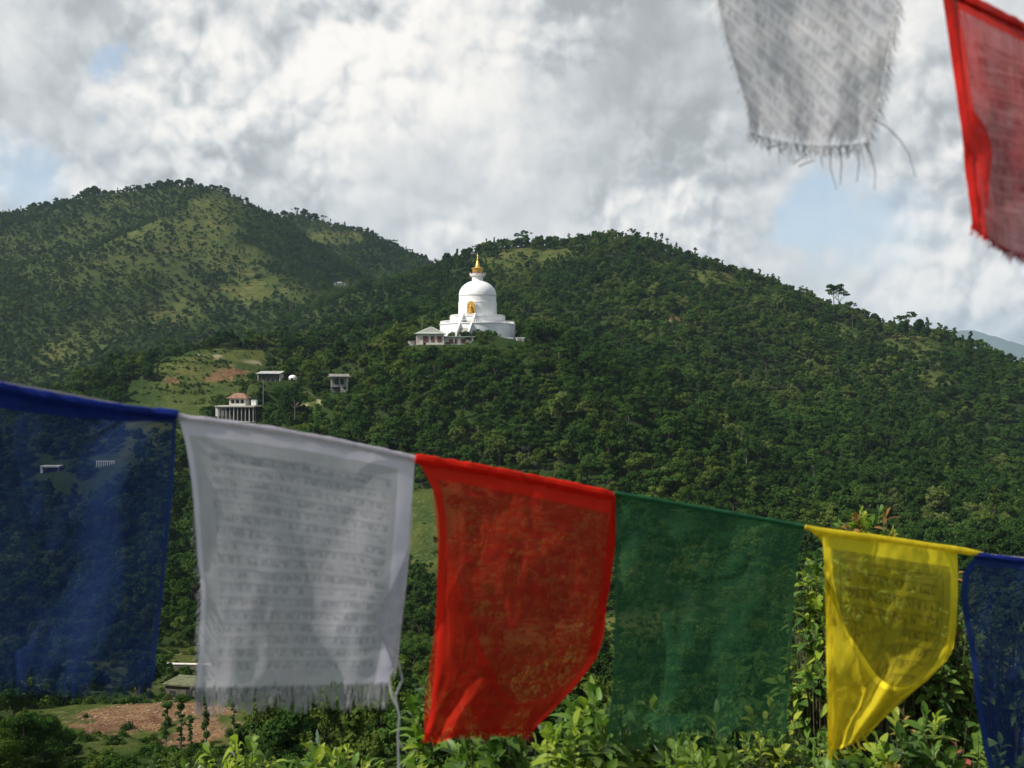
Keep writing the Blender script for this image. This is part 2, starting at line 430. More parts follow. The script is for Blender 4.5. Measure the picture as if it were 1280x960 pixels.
def ground_mat():
    m, k = new_mat('ground_grass_and_soil')
    co = k.n('ShaderNodeTexCoord').outputs['Object']
    at = lambda n: k.n('ShaderNodeAttribute', attribute_name=n).outputs['Fac']
    n1 = k.noise(co, .018, 6, .6); n2 = k.noise(co, .11, 5, .65); n3 = k.noise(co, .9, 4, .65); n4 = k.noise(co, 5, 3, .6)
    g = k.mix(k.rng(n1, .35, .65), (.050, .068, .018), (.094, .094, .028))
    g = k.mix(k.rng(n2, .42, .64), g, (.030, .052, .015))
    g = k.mix(k.math('MULTIPLY', k.rng(n3, .5, .7), .6), g, (.13, .125, .05))
    # narrow terraces follow the contour lines
    sep = k.n('ShaderNodeSeparateXYZ'); k.l(co, sep.inputs[0])
    zz = k.math('ADD', sep.outputs[2], k.math('MULTIPLY', n2, 5))
    band = k.rng(k.math('ABSOLUTE', k.math('SUBTRACT', k.math('FRACT', k.math('MULTIPLY', zz, .16)), .5)), .34, .48)
    g = k.mix(k.math('MULTIPLY', k.math('MULTIPLY', band, .55), k.rng(n1, .4, .6)), g, (.034, .046, .016))
    forest = k.mix(k.rng(n3, .3, .7), (.018, .034, .010), (.034, .052, .016))
    col = k.mix(at('meadow'), forest, g)
    s = k.mix(k.rng(n3, .35, .65), (.10, .052, .028), (.19, .115, .060)); s = k.mix(k.rng(n4, .55, .66), s, (.27, .19, .12))
    s = k.mix(k.math('MULTIPLY', k.rng(n2, .5, .62), .8), s, (.075, .035, .024))
    sm = k.math('MULTIPLY', at('soil'), k.rng(k.math('ADD', n3, k.math('MULTIPLY', at('soil'), .3)), .42, .55))
    col = k.mix(sm, col, s)
    col = k.mix(at('path'), col, k.mix(n3, (.19, .17, .10), (.28, .25, .16)))
    b = k.n('ShaderNodeBsdfDiffuse'); k.l(col, b.inputs[0])
    bp = k.n('ShaderNodeBump'); bp.inputs['Strength'].default_value = .7; bp.inputs['Distance'].default_value = .5
    k.l(k.math('ADD', n3, k.math('MULTIPLY', n4, .35)), bp.inputs['Height']); k.l(bp.outputs[0], b.inputs['Normal'])
    o = k.n('ShaderNodeOutputMaterial'); k.l(b.outputs[0], o.inputs[0]); return m

OPEN_G = open_mask(gx, gy)
rG = np.hypot(gx, gy)
left_hill = smooth01((-40-gx-.12*(gy-600))/160)*smooth01((gy-560)/160)
thin = left_hill*(.12+.46*smooth01((fbm(gx/70, gy/70, 71, 4)-.42)/.2))
near = smooth01((75-rG)/20)
mead = np.maximum.reduce([OPEN_G, thin*.85, near*.6, smooth01((rG-2500)/2000)*.4])
me = mesh_np('ground', np.stack([gx, gy, GZ.ravel()], -1), np.concatenate([Fq, Fw]), True, [ground_mat()], None,
             {'meadow': mead, 'soil': soil_mask(gx, gy), 'path': path_mask(gx, gy)})
ground = link('ground', me); tag(ground, 'green hills and valley floor', kind='structure')

# ------------------------------------------------------------------ trees
rng = np.random.default_rng(7)
def quads(C, N, size, rng, aspect=1.5, jit=.6):
    """leaf-sized diamonds at C facing roughly N"""
    n = len(C)
    N = N+rng.normal(0, jit, (n, 3)); N /= np.linalg.norm(N, axis=1, keepdims=True)+1e-9
    T = np.cross(N, rng.normal(0, 1, (n, 3))); T /= np.linalg.norm(T, axis=1, keepdims=True)+1e-9
    B = np.cross(N, T); s = (size*rng.uniform(.6, 1.35, n))[:, None]
    V = np.stack([C+T*s*aspect*.5, C+B*s*.5, C-T*s*aspect*.5, C-B*s*.5], 1).reshape(-1, 3)
    return V, np.arange(n*4).reshape(n, 4)

def lobes_crown(lobes, per, size, rng, seed_in=.25):
    """leaf clumps over the shells of many uneven lobes"""
    Cs, Ns = [], []
    for (cx, cy, cz, rx, rz) in lobes:
        n = int(per*(rx**1.5)*rng.uniform(.75, 1.2))
        d = rng.normal(0, 1, (n, 3)); d /= np.linalg.norm(d, axis=1, keepdims=True)
        d = d[d[:, 2] > -.55]; n = len(d)
        rad = 1-np.abs(rng.normal(0, seed_in, n)); rad = np.where(rng.random(n) < .12, rng.uniform(1, 1.22, n), rad)
        Cs.append(np.array([cx, cy, cz])+d*np.array([rx, rx, rz])*rad[:, None]); Ns.append(d*np.array([1, 1, 1.2]))
    return quads(np.concatenate(Cs), np.concatenate(Ns), size, rng)

def make_lobes(kind, rng):
    L = []
    if kind == 'round':
        L.append((0, 0, 5.6, 2.1, 2.0))
        for i in range(13):
            a = rng.uniform(0, 6.28); r = rng.uniform(1.3, 3.1); z = rng.uniform(3.4, 7.6); r *= 1-.55*max(0, (z-5.6)/2.4)
            s = rng.uniform(.85, 1.5); L.append((r*math.cos(a), r*math.sin(a), z, s, s*rng.uniform(.7, .95)))
    elif kind == 'wide':
        for i in range(16):
            a = rng.uniform(0, 6.28); r = 4.1*math.sqrt(rng.random()); z = 5.6-.13*r*r+rng.uniform(-1.1, .9)
            s = rng.uniform(.9, 1.5); L.append((r*math.cos(a), r*math.sin(a), z, s, s*.65))
    elif kind == 'tall':
        for i in range(15):
            z = 2.6+8.0*i/14; r = rng.uniform(.2, 1.5)*(1-.5*abs(i/14-.4)); a = rng.uniform(0, 6.28)
            s = rng.uniform(.8, 1.25)*(1-.35*i/14); L.append((r*math.cos(a), r*math.sin(a), z, s, s*1.0))
    elif kind == 'umbrella':
        for i in range(12):
            a = rng.uniform(0, 6.28); r = 3.2*math.sqrt(rng.random()); z = 8.4-.07*r*r+rng.uniform(-1.3, .6)
            s = rng.uniform(.6, 1.05); L.append((r*math.cos(a), r*math.sin(a), z, s, s*.55))
    elif kind == 'pole':
        for i in range(17):
            z = 1.6+7.4*(i/16)**.8; r = rng.uniform(.05, .75); a = rng.uniform(0, 6.28)
            s = rng.uniform(.28, .72)*(1.4 if i > 13 else .85); L.append((r*math.cos(a), r*math.sin(a), z+rng.uniform(-.3, .3), s, s*.8))
    elif kind == 'bush':
        for i in range(9):
            a = rng.uniform(0, 6.28); r = rng.uniform(0, 1.5); s = rng.uniform(.6, 1.0)
            L.append((r*math.cos(a), r*math.sin(a), rng.uniform(.5, 1.9)-.25*r, s, s*.85))
    return L

def make_trunk(kind, lobes, rng, fine):
    mb = MB()
    top = max(l[2] for l in lobes)*(.97 if kind in ('pole', 'tall') else .8)
    if kind == 'bush':
        for l in lobes[:6]: mb.tube([(0, 0, -.4), (l[0]*.4, l[1]*.4, l[2]*.5), (l[0], l[1], l[2])], [.07, .05, .02], 4)
    else:
        bw = {'round': .26, 'wide': .28, 'tall': .2, 'umbrella': .2, 'pole': .15}[kind]
        w1, w2 = rng.uniform(-.35, .35, 2)
        pts = [(0, 0, -1.5), (0, 0, 0), (w1*.5, w2*.4, top*.35), (w1, w2, top*.7), (w1*.6, w2*.7, top)]
        mb.tube(pts, [bw*1.3, bw*1.1, bw*.85, bw*.5, bw*.2], 6)
        for l in lobes[::1 if fine else 2]:
            z0 = min(l[2]-.3, max(1.5, l[2]-1.6-.35*math.hypot(l[0], l[1])))
            z0 = min(z0, top*.9); f = z0/top
            p0 = Vector((w1*min(1, f/.7), w2*min(1, f/.7), z0)); p1 = Vector((l[0], l[1], l[2]))
            mb.tube([p0, p0.lerp(p1, .5)+Vector((0, 0, .25)), p1], [bw*.42, bw*.28, bw*.1], 4)
    return mb

BARK = surf('bark', (.085, .068, .05), .9, .35, 2.0)
BARK_PALE = surf('pale_bark', (.17, .15, .12), .9, .35, 2.0)
TONES = {
    'dark': leaf_mat('leaves_dark_green', (.018, .046, .011), (.034, .066, .014), .85, .22),
    'mid': leaf_mat('leaves_mid_green', (.030, .070, .014), (.054, .098, .020), .85, .26),
    'olive': leaf_mat('leaves_olive_green', (.055, .096, .018), (.095, .130, .026), .5, .28),
    'pale': leaf_mat('leaves_pale_bloom', (.080, .115, .030), (.125, .150, .045), .5, .3),
    'blue': leaf_mat('leaves_blue_green', (.028, .060, .022), (.048, .088, .030), .6, .25),
}
PROTO = {}
def proto(kind, var, fine=False):
    key = (kind, var, fine)
    if key in PROTO: return PROTO[key]
    g = np.random.default_rng(var*1000+ord(kind[0])*7+ord(kind[-1]))
    L = make_lobes(kind, g)
    per, size = {'round': (120, .46), 'wide': (120, .46), 'tall': (130, .42), 'umbrella': (120, .34), 'pole': (150, .32), 'bush': (120, .26)}[kind]
    if fine: per *= 3.2; size *= .55
    V, F = lobes_crown(L, per, size, g)
    tr = make_trunk(kind, L, g, fine)
    PROTO[key] = (V, F, tr); return PROTO[key]

CROWN_ME = {}
def crown_mesh(kind, var, tone, fine=False):
    key = (kind, var, tone, fine)
    if key not in CROWN_ME:
        V, F, tr = proto(kind, var, fine)
        CROWN_ME[key] = mesh_np('crown', V, F, False, [TONES[tone]])
    return CROWN_ME[key]
TRUNK_ME = {}
def trunk_mesh(kind, var, fine=False):
    key = (kind, var, fine)
    if key not in TRUNK_ME:
        o = proto(kind, var, fine)[2].build('trunk', BARK_PALE if kind in ('umbrella', 'pole') else BARK)
        TRUNK_ME[key] = o.data; COL.objects.unlink(o); bpy.data.objects.remove(o)
    return TRUNK_ME[key]
def tree(name, kind, var, tone, loc, s, rz, label, cat, group=None, sz=None, fine=False):
    e = empty(name, loc, rz, label, cat, group); e.scale = (s, s, sz or s)
    link('trunk' if kind != 'bush' else 'stems', trunk_mesh(kind, var, fine), e)
    link('crown' if kind != 'bush' else 'foliage', crown_mesh(kind, var, tone, fine), e)
    return e

# ---- where the forest stands
def elev_horizon():
    """running maximum of the ground's elevation along each column of the ground sheet"""
    with np.errstate(divide='ignore', invalid='ignore'):
        e = GZ/np.maximum(RR, .5)
    e[:, rr < 25] = -9
    return np.maximum.accumulate(e, axis=1)
EH = elev_horizon()
def visible(x, y, ztop, slack=0.0):
    a = np.degrees(np.arctan2(x, y)); r = np.hypot(x, y)
    ia = np.clip(np.searchsorted(az, a), 0, na-1); ir = np.clip(np.searchsorted(rr, r*.985)-1, 0, nr-1)
    return ztop/r > EH[ia, ir]-slack

def scatter(cell, y0, y1, seed):
    g = np.random.default_rng(seed)
    xs, ys = [], []
    for yb in np.arange(y0, y1, cell):
        w = .62*yb+20
        n = int(2*w/cell)
        xs.append(-w+(np.arange(n)+g.uniform(.05, .95, n))*cell); ys.append(np.full(n, yb)+g.uniform(0, cell, n))
    return np.concatenate(xs), np.concatenate(ys), g

KEEP = [  # (px0, px1, py0, py1, depth): views kept clear by the people who built these things
    (545, 648, 300, 404, 463), (568, 600, 396, 414, 463), (546, 572, 402, 412, 463), (618, 646, 402, 416, 463), (508, 594, 404, 430, 438), (618, 632, 421, 433, 444), (629, 657, 419, 426, 447),
    (318, 374, 461, 475, 430), (408, 440, 464, 487, 425), (268, 326, 488, 525, 400), (326, 332, 474, 500, 400), (416, 434, 348, 358, 2000),
    (196, 300, 436, 500, 520), (243, 330, 436, 455, 520), (384, 402, 490, 504, 420), (515, 545, 655, 700, 300), (105, 280, 872, 945, 135), (208, 250, 830, 878, 140),
    (655, 672, 430, 446, 440), (160, 245, 478, 520, 520), (113, 152, 570, 592, 900), (48, 82, 577, 597, 900)]

def trees_at(cell, y0, y1, seed):
    x, y, g = scatter(cell, y0, y1, seed)
    n = len(x)
    lh = smooth01((-40-x-.12*(y-600))/160)*smooth01((y-560)/160)
    om = open_mask(x, y)
    nz = fbm(x/45, y/45, 71+seed, 4)
    dens = 1-om*np.where(y > 600, .74, .95)
    dens = dens*(1-lh*np.clip(-.02+2.0*(fbm(x/70, y/70, 71, 4)-.46), .02, .62))
    r = np.hypot(x, y)
    dens = dens*np.where(y < 230, smooth01((fbm(x/24, y/24, 5, 3)-.30)/.16), 1)
    dens = dens*(1-soil_mask(x, y))*(1-path_mask(x, y, 2.5))
    ok = g.random(n) < dens
    for (px, py, pz, pr) in PADS: ok &= np.hypot(x-px, y-py) > (20.5 if pr == 24 else 10 if pr == 13 else pr*.85)
    x, y, nz, lh = x[ok], y[ok], nz[ok], lh[ok]; n = len(x)
    s = g.uniform(.50, 1.12, n)*(1-.18*lh)*np.where(g.random(n) < .14, 1.42, 1)
    s *= np.where(y < 230, .62, 1)
    s *= np.interp(y, [230, 420, 600, 900], [.85, .95, .92, .84])
    z = H(x, y)
    kind = g.choice(4, n, p=[.56, .24, .13, .07])
    u = g.random(n)+(nz-.5)*1.7
    tone = np.where(u < .46, 0, np.where(u < .88, 1, np.where(u < 1.14, 2, 3)))
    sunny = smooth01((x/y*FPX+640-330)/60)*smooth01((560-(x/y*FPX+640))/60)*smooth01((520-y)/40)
    tone = np.where((g.random(n) < sunny*.6) & (tone < 2), tone+1, tone)  # leaf tone raised a step to paint sunlight on the spur's crowns
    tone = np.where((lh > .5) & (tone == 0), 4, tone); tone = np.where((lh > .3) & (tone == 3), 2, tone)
    ht = np.array([8.2, 6.4, 11., 9.4])[kind]*s
    px = x/y*FPX+640; py_t = 480-(z+ht)/y*FPX; py_b = 480-z/y*FPX; hw = 4*s/y*FPX
    keep = visible(x, y, z+ht, .004)
    for (a, b, c, d, dep) in KEEP:
        j = (fbm(x/8, y/8, 3)-.5)*34 if dep == 520 else 0      # ragged wood's edge
        keep &= ~((y < dep) & (px+j+hw*.8 > a) & (px+j-hw*.8 < b) & (py_t < d) & (py_b > c))
    return [q[keep] for q in (x, y, z, s, kind, tone, ht, px, py_t)]

parts = [trees_at(3.6, 62, 230, 1), trees_at(5.0, 230, 560, 2), trees_at(5.6, 560, 1100, 3), trees_at(5.7, 1100, 1620, 4)]
TX, TY, TZ, TS, TK, TT, TH, TPX, TPY = [np.concatenate([p[i] for p in parts]) for i in range(9)]
print('forest trees', len(TX))
KINDS = ['round', 'wide', 'tall', 'umbrella']; TONE = ['dark', 'mid', 'olive', 'pale', 'blue']
NV = 3

# flag outlines in the photograph (used to choose which trees are in plain view)
FLAG_RECTS = [(-50, 222, 475, 880), (225, 515, 520, 890), (530, 765, 580, 930), (765, 1000, 625, 930), (1030, 1200, 670, 940), (1205, 1400, 700, 960)]
pc = TPY+TH*.45/TY*FPX
inview = (TPX > -5) & (TPX < 1285) & (TPY < 955) & visible(TX, TY, TZ+TH*.8)
for (a, b, c, d) in FLAG_RECTS: inview &= ~((TPX > a) & (TPX < b) & (pc > c) & (pc < d))
inview &= ~((pc > 915) & (TPX > 260))
inview &= ~((TPX > 985) & (TPX < 1230) & (pc > 640))
score = np.where(inview, TS/TY, 0)
order = np.argsort(-score); chosen = order[:292]; chosen = chosen[score[chosen] > 0]
isind = np.zeros(len(TX), bool); isind[chosen] = True

def region(px, py, y):
    if y < 230: return 'in the valley fields below the flags' if px < 520 else 'on the low slope behind the red flag'
    if px < 300: return 'around the unfinished columned building'
    if px < 480: return 'on the slope below the grey tower house'
    if px < 600: return 'on the spur below the long white hall'
    if px < 700: return 'in the forest below the white stupa'
    if px < 860: return 'in the dark forest above the green flag'
    return 'in the dark forest above the yellow flag'
TW = {'dark': 'dark green', 'mid': 'mid green', 'olive': 'yellowish green', 'pale': 'pale blossoming', 'blue': 'bluish green'}
KW = {'round': 'round-crowned', 'wide': 'broad-crowned', 'tall': 'tall narrow', 'umbrella': 'flat-topped'}
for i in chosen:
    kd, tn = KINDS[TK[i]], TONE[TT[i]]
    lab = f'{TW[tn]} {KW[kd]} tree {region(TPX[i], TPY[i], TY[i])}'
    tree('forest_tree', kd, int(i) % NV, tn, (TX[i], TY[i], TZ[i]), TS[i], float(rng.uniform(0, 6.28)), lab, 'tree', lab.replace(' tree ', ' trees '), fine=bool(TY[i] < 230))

# ---- the rest of the forest: one object of instances
def instancer(name, protos, pts, idx, scl, rot, label):
    c = bpy.data.collections.new(name+'_kinds')
    for i, me in enumerate(protos):
        o = bpy.data.objects.new(f'{i:03d}_{name}', me); c.objects.link(o)
    me = bpy.data.meshes.new(name); me.vertices.add(len(pts)); me.vertices.foreach_set('co', np.asarray(pts, np.float32).ravel())
    for an, ty, v in (('kind_index', 'INT', idx), ('size', 'FLOAT', scl), ('turn', 'FLOAT', rot)):
        a = me.attributes.new(an, ty, 'POINT'); a.data.foreach_set('value', np.asarray(v, np.int32 if ty == 'INT' else np.float32))
    o = link(name, me); tag(o, label, kind='stuff')
    g = bpy.data.node_groups.new(name, 'GeometryNodeTree')
    g.interface.new_socket('Geometry', in_out='INPUT', socket_type='NodeSocketGeometry'); g.interface.new_socket('Geometry', in_out='OUTPUT', socket_type='NodeSocketGeometry')
    k = NT(g)
    gi = k.n('NodeGroupInput'); go = k.n('NodeGroupOutput')
    ci = k.n('GeometryNodeCollectionInfo'); ci.inputs['Collection'].default_value = c; ci.inputs['Separate Children'].default_value = True; ci.inputs['Reset Children'].default_value = True
    m2p = k.n('GeometryNodeMeshToPoints'); k.l(gi.outputs[0], m2p.inputs[0])
    iop = k.n('GeometryNodeInstanceOnPoints'); k.l(m2p.outputs[0], iop.inputs['Points']); k.l(ci.outputs[0], iop.inputs['Instance'])
    iop.inputs['Pick Instance'].default_value = True
    def attr(n, t):
        x = k.n('GeometryNodeInputNamedAttribute', data_type=t); x.inputs[0].default_value = n; return x.outputs[0]
    k.l(attr('kind_index', 'INT'), iop.inputs['Instance Index'])
    cx = k.n('ShaderNodeCombineXYZ'); k.l(attr('turn', 'FLOAT'), cx.inputs[2]); k.l(cx.outputs[0], iop.inputs['Rotation'])
    k.l(attr('size', 'FLOAT'), iop.inputs['Scale'])
    k.l(iop.outputs[0], go.inputs[0])
    md = o.modifiers.new('growth', 'NODES'); md.node_group = g
    return o

def joined(kind, var, tone, fine=False):
    V, F, tr = proto(kind, var, fine); n = len(V)
    VT = np.array(tr.V); FT = [f for f in tr.F if len(f) == 4]
    return mesh_np('tree_form', np.concatenate([V, VT]), np.concatenate([F, np.array(FT)+n]), False, [TONES[tone], BARK], np.concatenate([np.zeros(len(F)), np.ones(len(FT))]))
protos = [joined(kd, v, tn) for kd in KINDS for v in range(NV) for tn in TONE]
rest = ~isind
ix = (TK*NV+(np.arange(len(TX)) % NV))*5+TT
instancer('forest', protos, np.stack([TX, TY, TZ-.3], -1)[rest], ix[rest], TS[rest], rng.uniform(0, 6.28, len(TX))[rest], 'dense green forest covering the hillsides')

# ---- low scrub on the open slopes
def scrub():
    out = []
    for cell, y0, y1, sd in ((2.2, 62, 230, 11), (3.4, 230, 620, 12), (3.9, 620, 1550, 13)):
        x, y, g = scatter(cell, y0, y1, sd); n = len(x)
        om = open_mask(x, y); lh = smooth01((-40-x-.12*(y-600))/160)*smooth01((y-560)/160)
        d = np.clip(lh*.95+np.where(y < 230, .35, 0)+om*.55+np.where((np.hypot(x-STUPA.x, y-STUPA.y) < 46), .7, 0), 0, 1)*np.clip(3.2*(fbm(x/30, y/30, 91, 4)-.36), 0, 1)
        d *= (1-soil_mask(x, y)*.93)*(1-path_mask(x, y, 2))
        ok = g.random(n) < d
        for (px, py, pz, pr) in PADS: ok &= np.hypot(x-px, y-py) > (18.5 if pr == 24 else 8 if pr == 13 else pr*.75)
        x, y = x[ok], y[ok]; n = len(x); z = H(x, y)
        s = g.uniform(.28, 1.0, n)*np.where(y < 620, .6, 1.0); s = np.where(y < 230, s*.8, s)
        v = visible(x, y, z+2*s, .003)
        px = x/y*FPX+640; py_t = 480-(z+2.4*s)/y*FPX; py_b = 480-z/y*FPX
        for (a, b, c, dd, dep) in KEEP[:12]: v &= ~((y < dep) & (px > a) & (px < b) & (py_t < dd) & (py_b > c))
        out.append([q[v] for q in (x, y, z, s)]+[g.integers(0, 12, v.sum())])
    # thickets round the buildings of the spur, on the terraced knoll and along the lower edge of the valley
    for cell, y0, y1, sd, fn in ((2.0, 385, 500, 21, lambda x, y: np.where((x > -150) & (x < 45), .9*smooth01((62-np.minimum(np.hypot(x-STUPA.x, y-STUPA.y), np.minimum(np.hypot(x-HALL.x, y-HALL.y)*1.2, np.minimum(np.hypot(x-G_SHED.x-12, y-G_SHED.y+6)*1.3, np.hypot(x-GATE_B.x, y-GATE_B.y)*1.3))))/20), 0)),
                               (1.7, 440, 570, 22, lambda x, y: open_mask(x, y)*np.where(x < -85, 1, 0)*np.clip(4*(fbm(x/16, y/9, 33, 3)-.42)+.6*(np.abs((H(x, y)/3.4) % 1-.8) < .14), 0, .9)),
                               (1.5, 60, 112, 23, lambda x, y: np.where(x < -8, .75, .25)*np.clip(3*(fbm(x/9, y/9, 35, 3)-.34), 0, 1)),
                               (1.5, 112, 235, 24, lambda x, y: np.clip(2.5*(fbm(x/12, y/12, 37, 3)-.42), 0, .8)*np.where(x < 40, 1, .4))):
        x, y, g = scatter(cell, y0, y1, sd); ok = g.random(len(x)) < fn(x, y)*(1-soil_mask(x, y)*.96)*(1-path_mask(x, y, 2))
        for (px, py, pz, pr) in PADS: ok &= np.hypot(x-px, y-py) > (18.3 if pr == 24 else 7 if pr == 13 else pr*.7)
        x, y = x[ok], y[ok]; n = len(x); z = H(x, y); s = g.uniform(.35, 1.0, n)*(.55 if y1 < 240 else .58 if sd == 22 else .95)
        v = visible(x, y, z+2*s, .003)
        px = x/y*FPX+640; py_t = 480-(z+2.4*s)/y*FPX; py_b = 480-z/y*FPX
        for (a, b, c, dd, dep) in KEEP[:12]: v &= ~((y < dep) & (px > a) & (px < b) & (py_t < dd) & (py_b > c))
        out.append([q[v] for q in (x, y, z, s)]+[g.integers(0, 12, v.sum())])
    return [np.concatenate([o[i] for o in out]) for i in range(5)]
bx_, by_, bz_, bs_, bi_ = scrub()
print('scrub', len(bx_))
bush_p = [joined('bush', v, tn) for v in range(3) for tn in ('mid', 'olive', 'dark', 'olive')]
instancer('undergrowth', bush_p, np.stack([bx_, by_, bz_-.2], -1), bi_, bs_, rng.uniform(0, 6.28, len(bx_)), 'low scrub scattered over the grassy slopes')

# ---- trees standing out against the sky on the ridges
RC = [(520,1040),(560,980),(605,920),(625,895),(660,880),(720,865),(745,855),(775,850),(830,830),(880,805),(940,785),(1000,765),(1050,745),(1130,715),(1190,690),(1280,650)]
RA = [(0,1290),(60,1285),(120,1280),(200,1270),(245,1250),(278,1245)]
RB = [(296,1520),(340,1490),(390,1470),(420,1450),(470,1410),(520,1360)]
def on_ridge(tab, px): return float(np.interp(px, [a for a, b in tab], [b for a, b in tab]))
SKYT = [  # (px, height in px, kind, ridge, label)
    (558, 13, 'round', RC, 'dark round tree alone on the saddle left of the stupa spire'),
    (625, 9, 'umbrella', RC, 'small flat-topped tree at the left end of the grassy hilltop'),
    (633, 8, 'wide', RC, 'low bushy tree beside the left end of the grassy hilltop'),
    (649, 15, 'umbrella', RC, 'left half of the big double spreading tree on the grassy hilltop'),
    (658, 17, 'umbrella', RC, 'tallest flat-topped spreading tree on the grassy hilltop'),
    (673, 11, 'round', RC, 'dark round tree just right of the spreading hilltop tree'),
    (686, 11, 'round', RC, 'second dark round tree right of the spreading hilltop tree'),
    (698, 9, 'pole', RC, 'tiny thin tree alone on the bare part of the grassy hilltop'),
    (726, 10, 'wide', RC, 'low tree at the right end of the grassy hilltop'),
    (790, 15, 'umbrella', RC, 'tall flat-topped tree right of the wooded summit clump'),
    (810, 13, 'pole', RC, 'first slim lopped tree right of the wooded summit'),
    (820, 15, 'pole', RC, 'leftmost of the three slim lopped trees standing together on the ridge'),
    (827, 16, 'pole', RC, 'middle one of the three slim lopped trees standing together on the ridge'),
    (834, 14, 'pole', RC, 'rightmost of the three slim lopped trees standing together on the ridge'),
    (869, 15, 'pole', RC, 'lone dark slim tree above the bright meadow patch on the ridge'),
    (881, 8, 'round', RC, 'small round tree right of the lone slim ridge tree'),
    (896, 11, 'tall', RC, 'narrow tree at the start of the wooded part of the ridge'),
    (1016, 12, 'tall', RC, 'narrow tree poking out of the ridge left of the tall open-crowned pair'),
    (1043, 27, 'umbrella', RC, 'tallest open-crowned tree on the right-hand ridge'),
    (1049, 24, 'umbrella', RC, 'slightly lower companion of the tallest open-crowned ridge tree'),
    (1064, 17, 'umbrella', RC, 'small spreading tree just right of the tallest ridge pair'),
    (1079, 12, 'round', RC, 'first of two low round trees along the level stretch of ridge'),
    (1094, 13, 'round', RC, 'second of two low round trees along the level stretch of ridge'),
    (1112, 10, 'tall', RC, 'small upright tree on the level stretch of ridge'),
    (1124, 18, 'umbrella', RC, 'left tree of the flat-topped pair at the end of the level ridge'),
    (1135, 21, 'umbrella', RC, 'right and taller tree of the flat-topped pair at the end of the level ridge'),
    (1148, 14, 'round', RC, 'bushy tree below the flat-topped ridge pair'),
    (1160, 17, 'tall', RC, 'upright bushy tree lower down the ridge from the flat-topped pair'),
    (1182, 14, 'pole', RC, 'slim bare-stemmed tree against the blue mountain'),
    (1190, 13, 'umbrella', RC, 'open-crowned tree against the blue mountain'),
    (1216, 10, 'pole', RC, 'small slim tree on the falling ridge below the hanging red flag'),
    (1236, 11, 'tall', RC, 'upright tree on the falling ridge against the distant mountain'),
    (1262, 11, 'round', RC, 'round tree near the low right end of the ridge'),
    (26, 9, 'pole', RA, 'thin tree on the far left end of the high ridge'),
    (42, 13, 'round', RA, 'round tree at the left end of the high ridge'),
    (56, 11, 'wide', RA, 'broad low tree beside the round one at the left end of the high ridge'),
    (92, 8, 'umbrella', RA, 'little flat-topped tree left of the big dark clump on the high ridge'),
    (110, 15, 'wide', RA, 'left tree of the big dark clump on the high ridge'),
    (119, 17, 'round', RA, 'right tree of the big dark clump on the high ridge'),
    (147, 8, 'pole', RA, 'small thin tree between the two clumps on the high ridge'),
    (166, 10, 'umbrella', RA, 'small flat-topped tree left of the summit grove'),
    (186, 11, 'round', RA, 'first round tree of the summit grove on the high hill'),
    (199, 14, 'wide', RA, 'second broad tree of the summit grove on the high hill'),
    (212, 15, 'round', RA, 'middle round tree of the summit grove on the high hill'),
    (224, 12, 'wide', RA, 'fourth broad tree of the summit grove on the high hill'),
    (236, 14, 'round', RA, 'last round tree of the summit grove before the bare top'),
    (282, 9, 'wide', RA, 'low tree on the edge of the steep drop of the high hill'),
    (334, 8, 'wide', RB, 'first low tree along the second hilltop behind'),
    (346, 10, 'round', RB, 'round tree left of the middle of the second hilltop'),
    (358, 11, 'wide', RB, 'broad tree at the middle of the second hilltop'),
    (369, 14, 'umbrella', RB, 'tallest flat-topped tree on the second hilltop'),
    (381, 13, 'round', RB, 'round tree right of the tallest on the second hilltop'),
    (393, 11, 'wide', RB, 'broad tree towards the right end of the second hilltop row'),
    (405, 11, 'umbrella', RB, 'flat-topped tree near the right end of the second hilltop row'),
    (413, 9, 'pole', RB, 'last thin tree at the right end of the second hilltop row'),
]
HT = {'round': 8.0, 'wide': 6.4, 'tall': 10.8, 'umbrella': 9.2, 'pole': 9.4}
for i, (px, hpx, kd, tab, lab) in enumerate(SKYT):
    lo, hi = {id(RC): (560, 1000), id(RA): (1150, 1320), id(RB): (1360, 1560)}[id(tab)]
    dd = np.linspace(lo, hi, 400); d = float(dd[np.argmax(H((px-640)/FPX*dd, dd)/dd)]); x = (px-640)/FPX*d
    s = hpx/FPX*d/HT[kd]*1.2
    tree('ridge_tree', kd, 3+i % 2, ['dark', 'blue', 'dark', 'mid'][i % 4], (x, d, Hs(x, d)-.3-(s*HT[kd]*.24 if kd in ('round', 'wide') and px < 1000 else 0)), s*(1.15 if kd in ('round', 'wide') else 1)*(.72 if tab is RA else .8 if tab is RB else (1.2 if kd in ('umbrella', 'pole', 'tall') else 1.05) if px > 1000 else 1.0), i*2.4, lab, 'tree', 'trees standing out on the ridges')

# ------------------------------------------------------------------ stupa
WHITE = surf('white_limewash', (.80, .79, .77), .6, .05, .35, (.70, .69, .67), .08, streak=True)
WHITE2 = surf('white_plaster_terrace', (.76, .76, .76), .65, .07, .4, (.62, .63, .64), .1, streak=True)
GREYLINE = surf('grey_ledge', (.42, .40, .38), .7, .1, 1)
GOLD = surf('gilding', (.80, .50, .10), .38, .2, 2, (.55, .30, .05), .1, metal=.75)
GOLDP = surf('gold_paint', (.55, .32, .05), .5, .35, 3, (.26, .13, .03), .3, metal=.25)
RED_P = surf('red_lacquer', (.30, .045, .03), .5, .25, 3)
STEP = surf('pale_stone_steps', (.42, .40, .37), .8, .15, .8)
CONC = surf('raw_concrete', (.30, .29, .27), .85, .25, .5, (.16, .155, .14), .3, streak=True)
CONC_L = surf('pale_concrete', (.40, .38, .33), .85, .2, .5, (.33, .31, .27), .3, streak=True)
DARKI = surf('dark_interior', (.03, .028, .026), .9, .3, 1)  # near-black colour stands in for shade inside rooms and openings
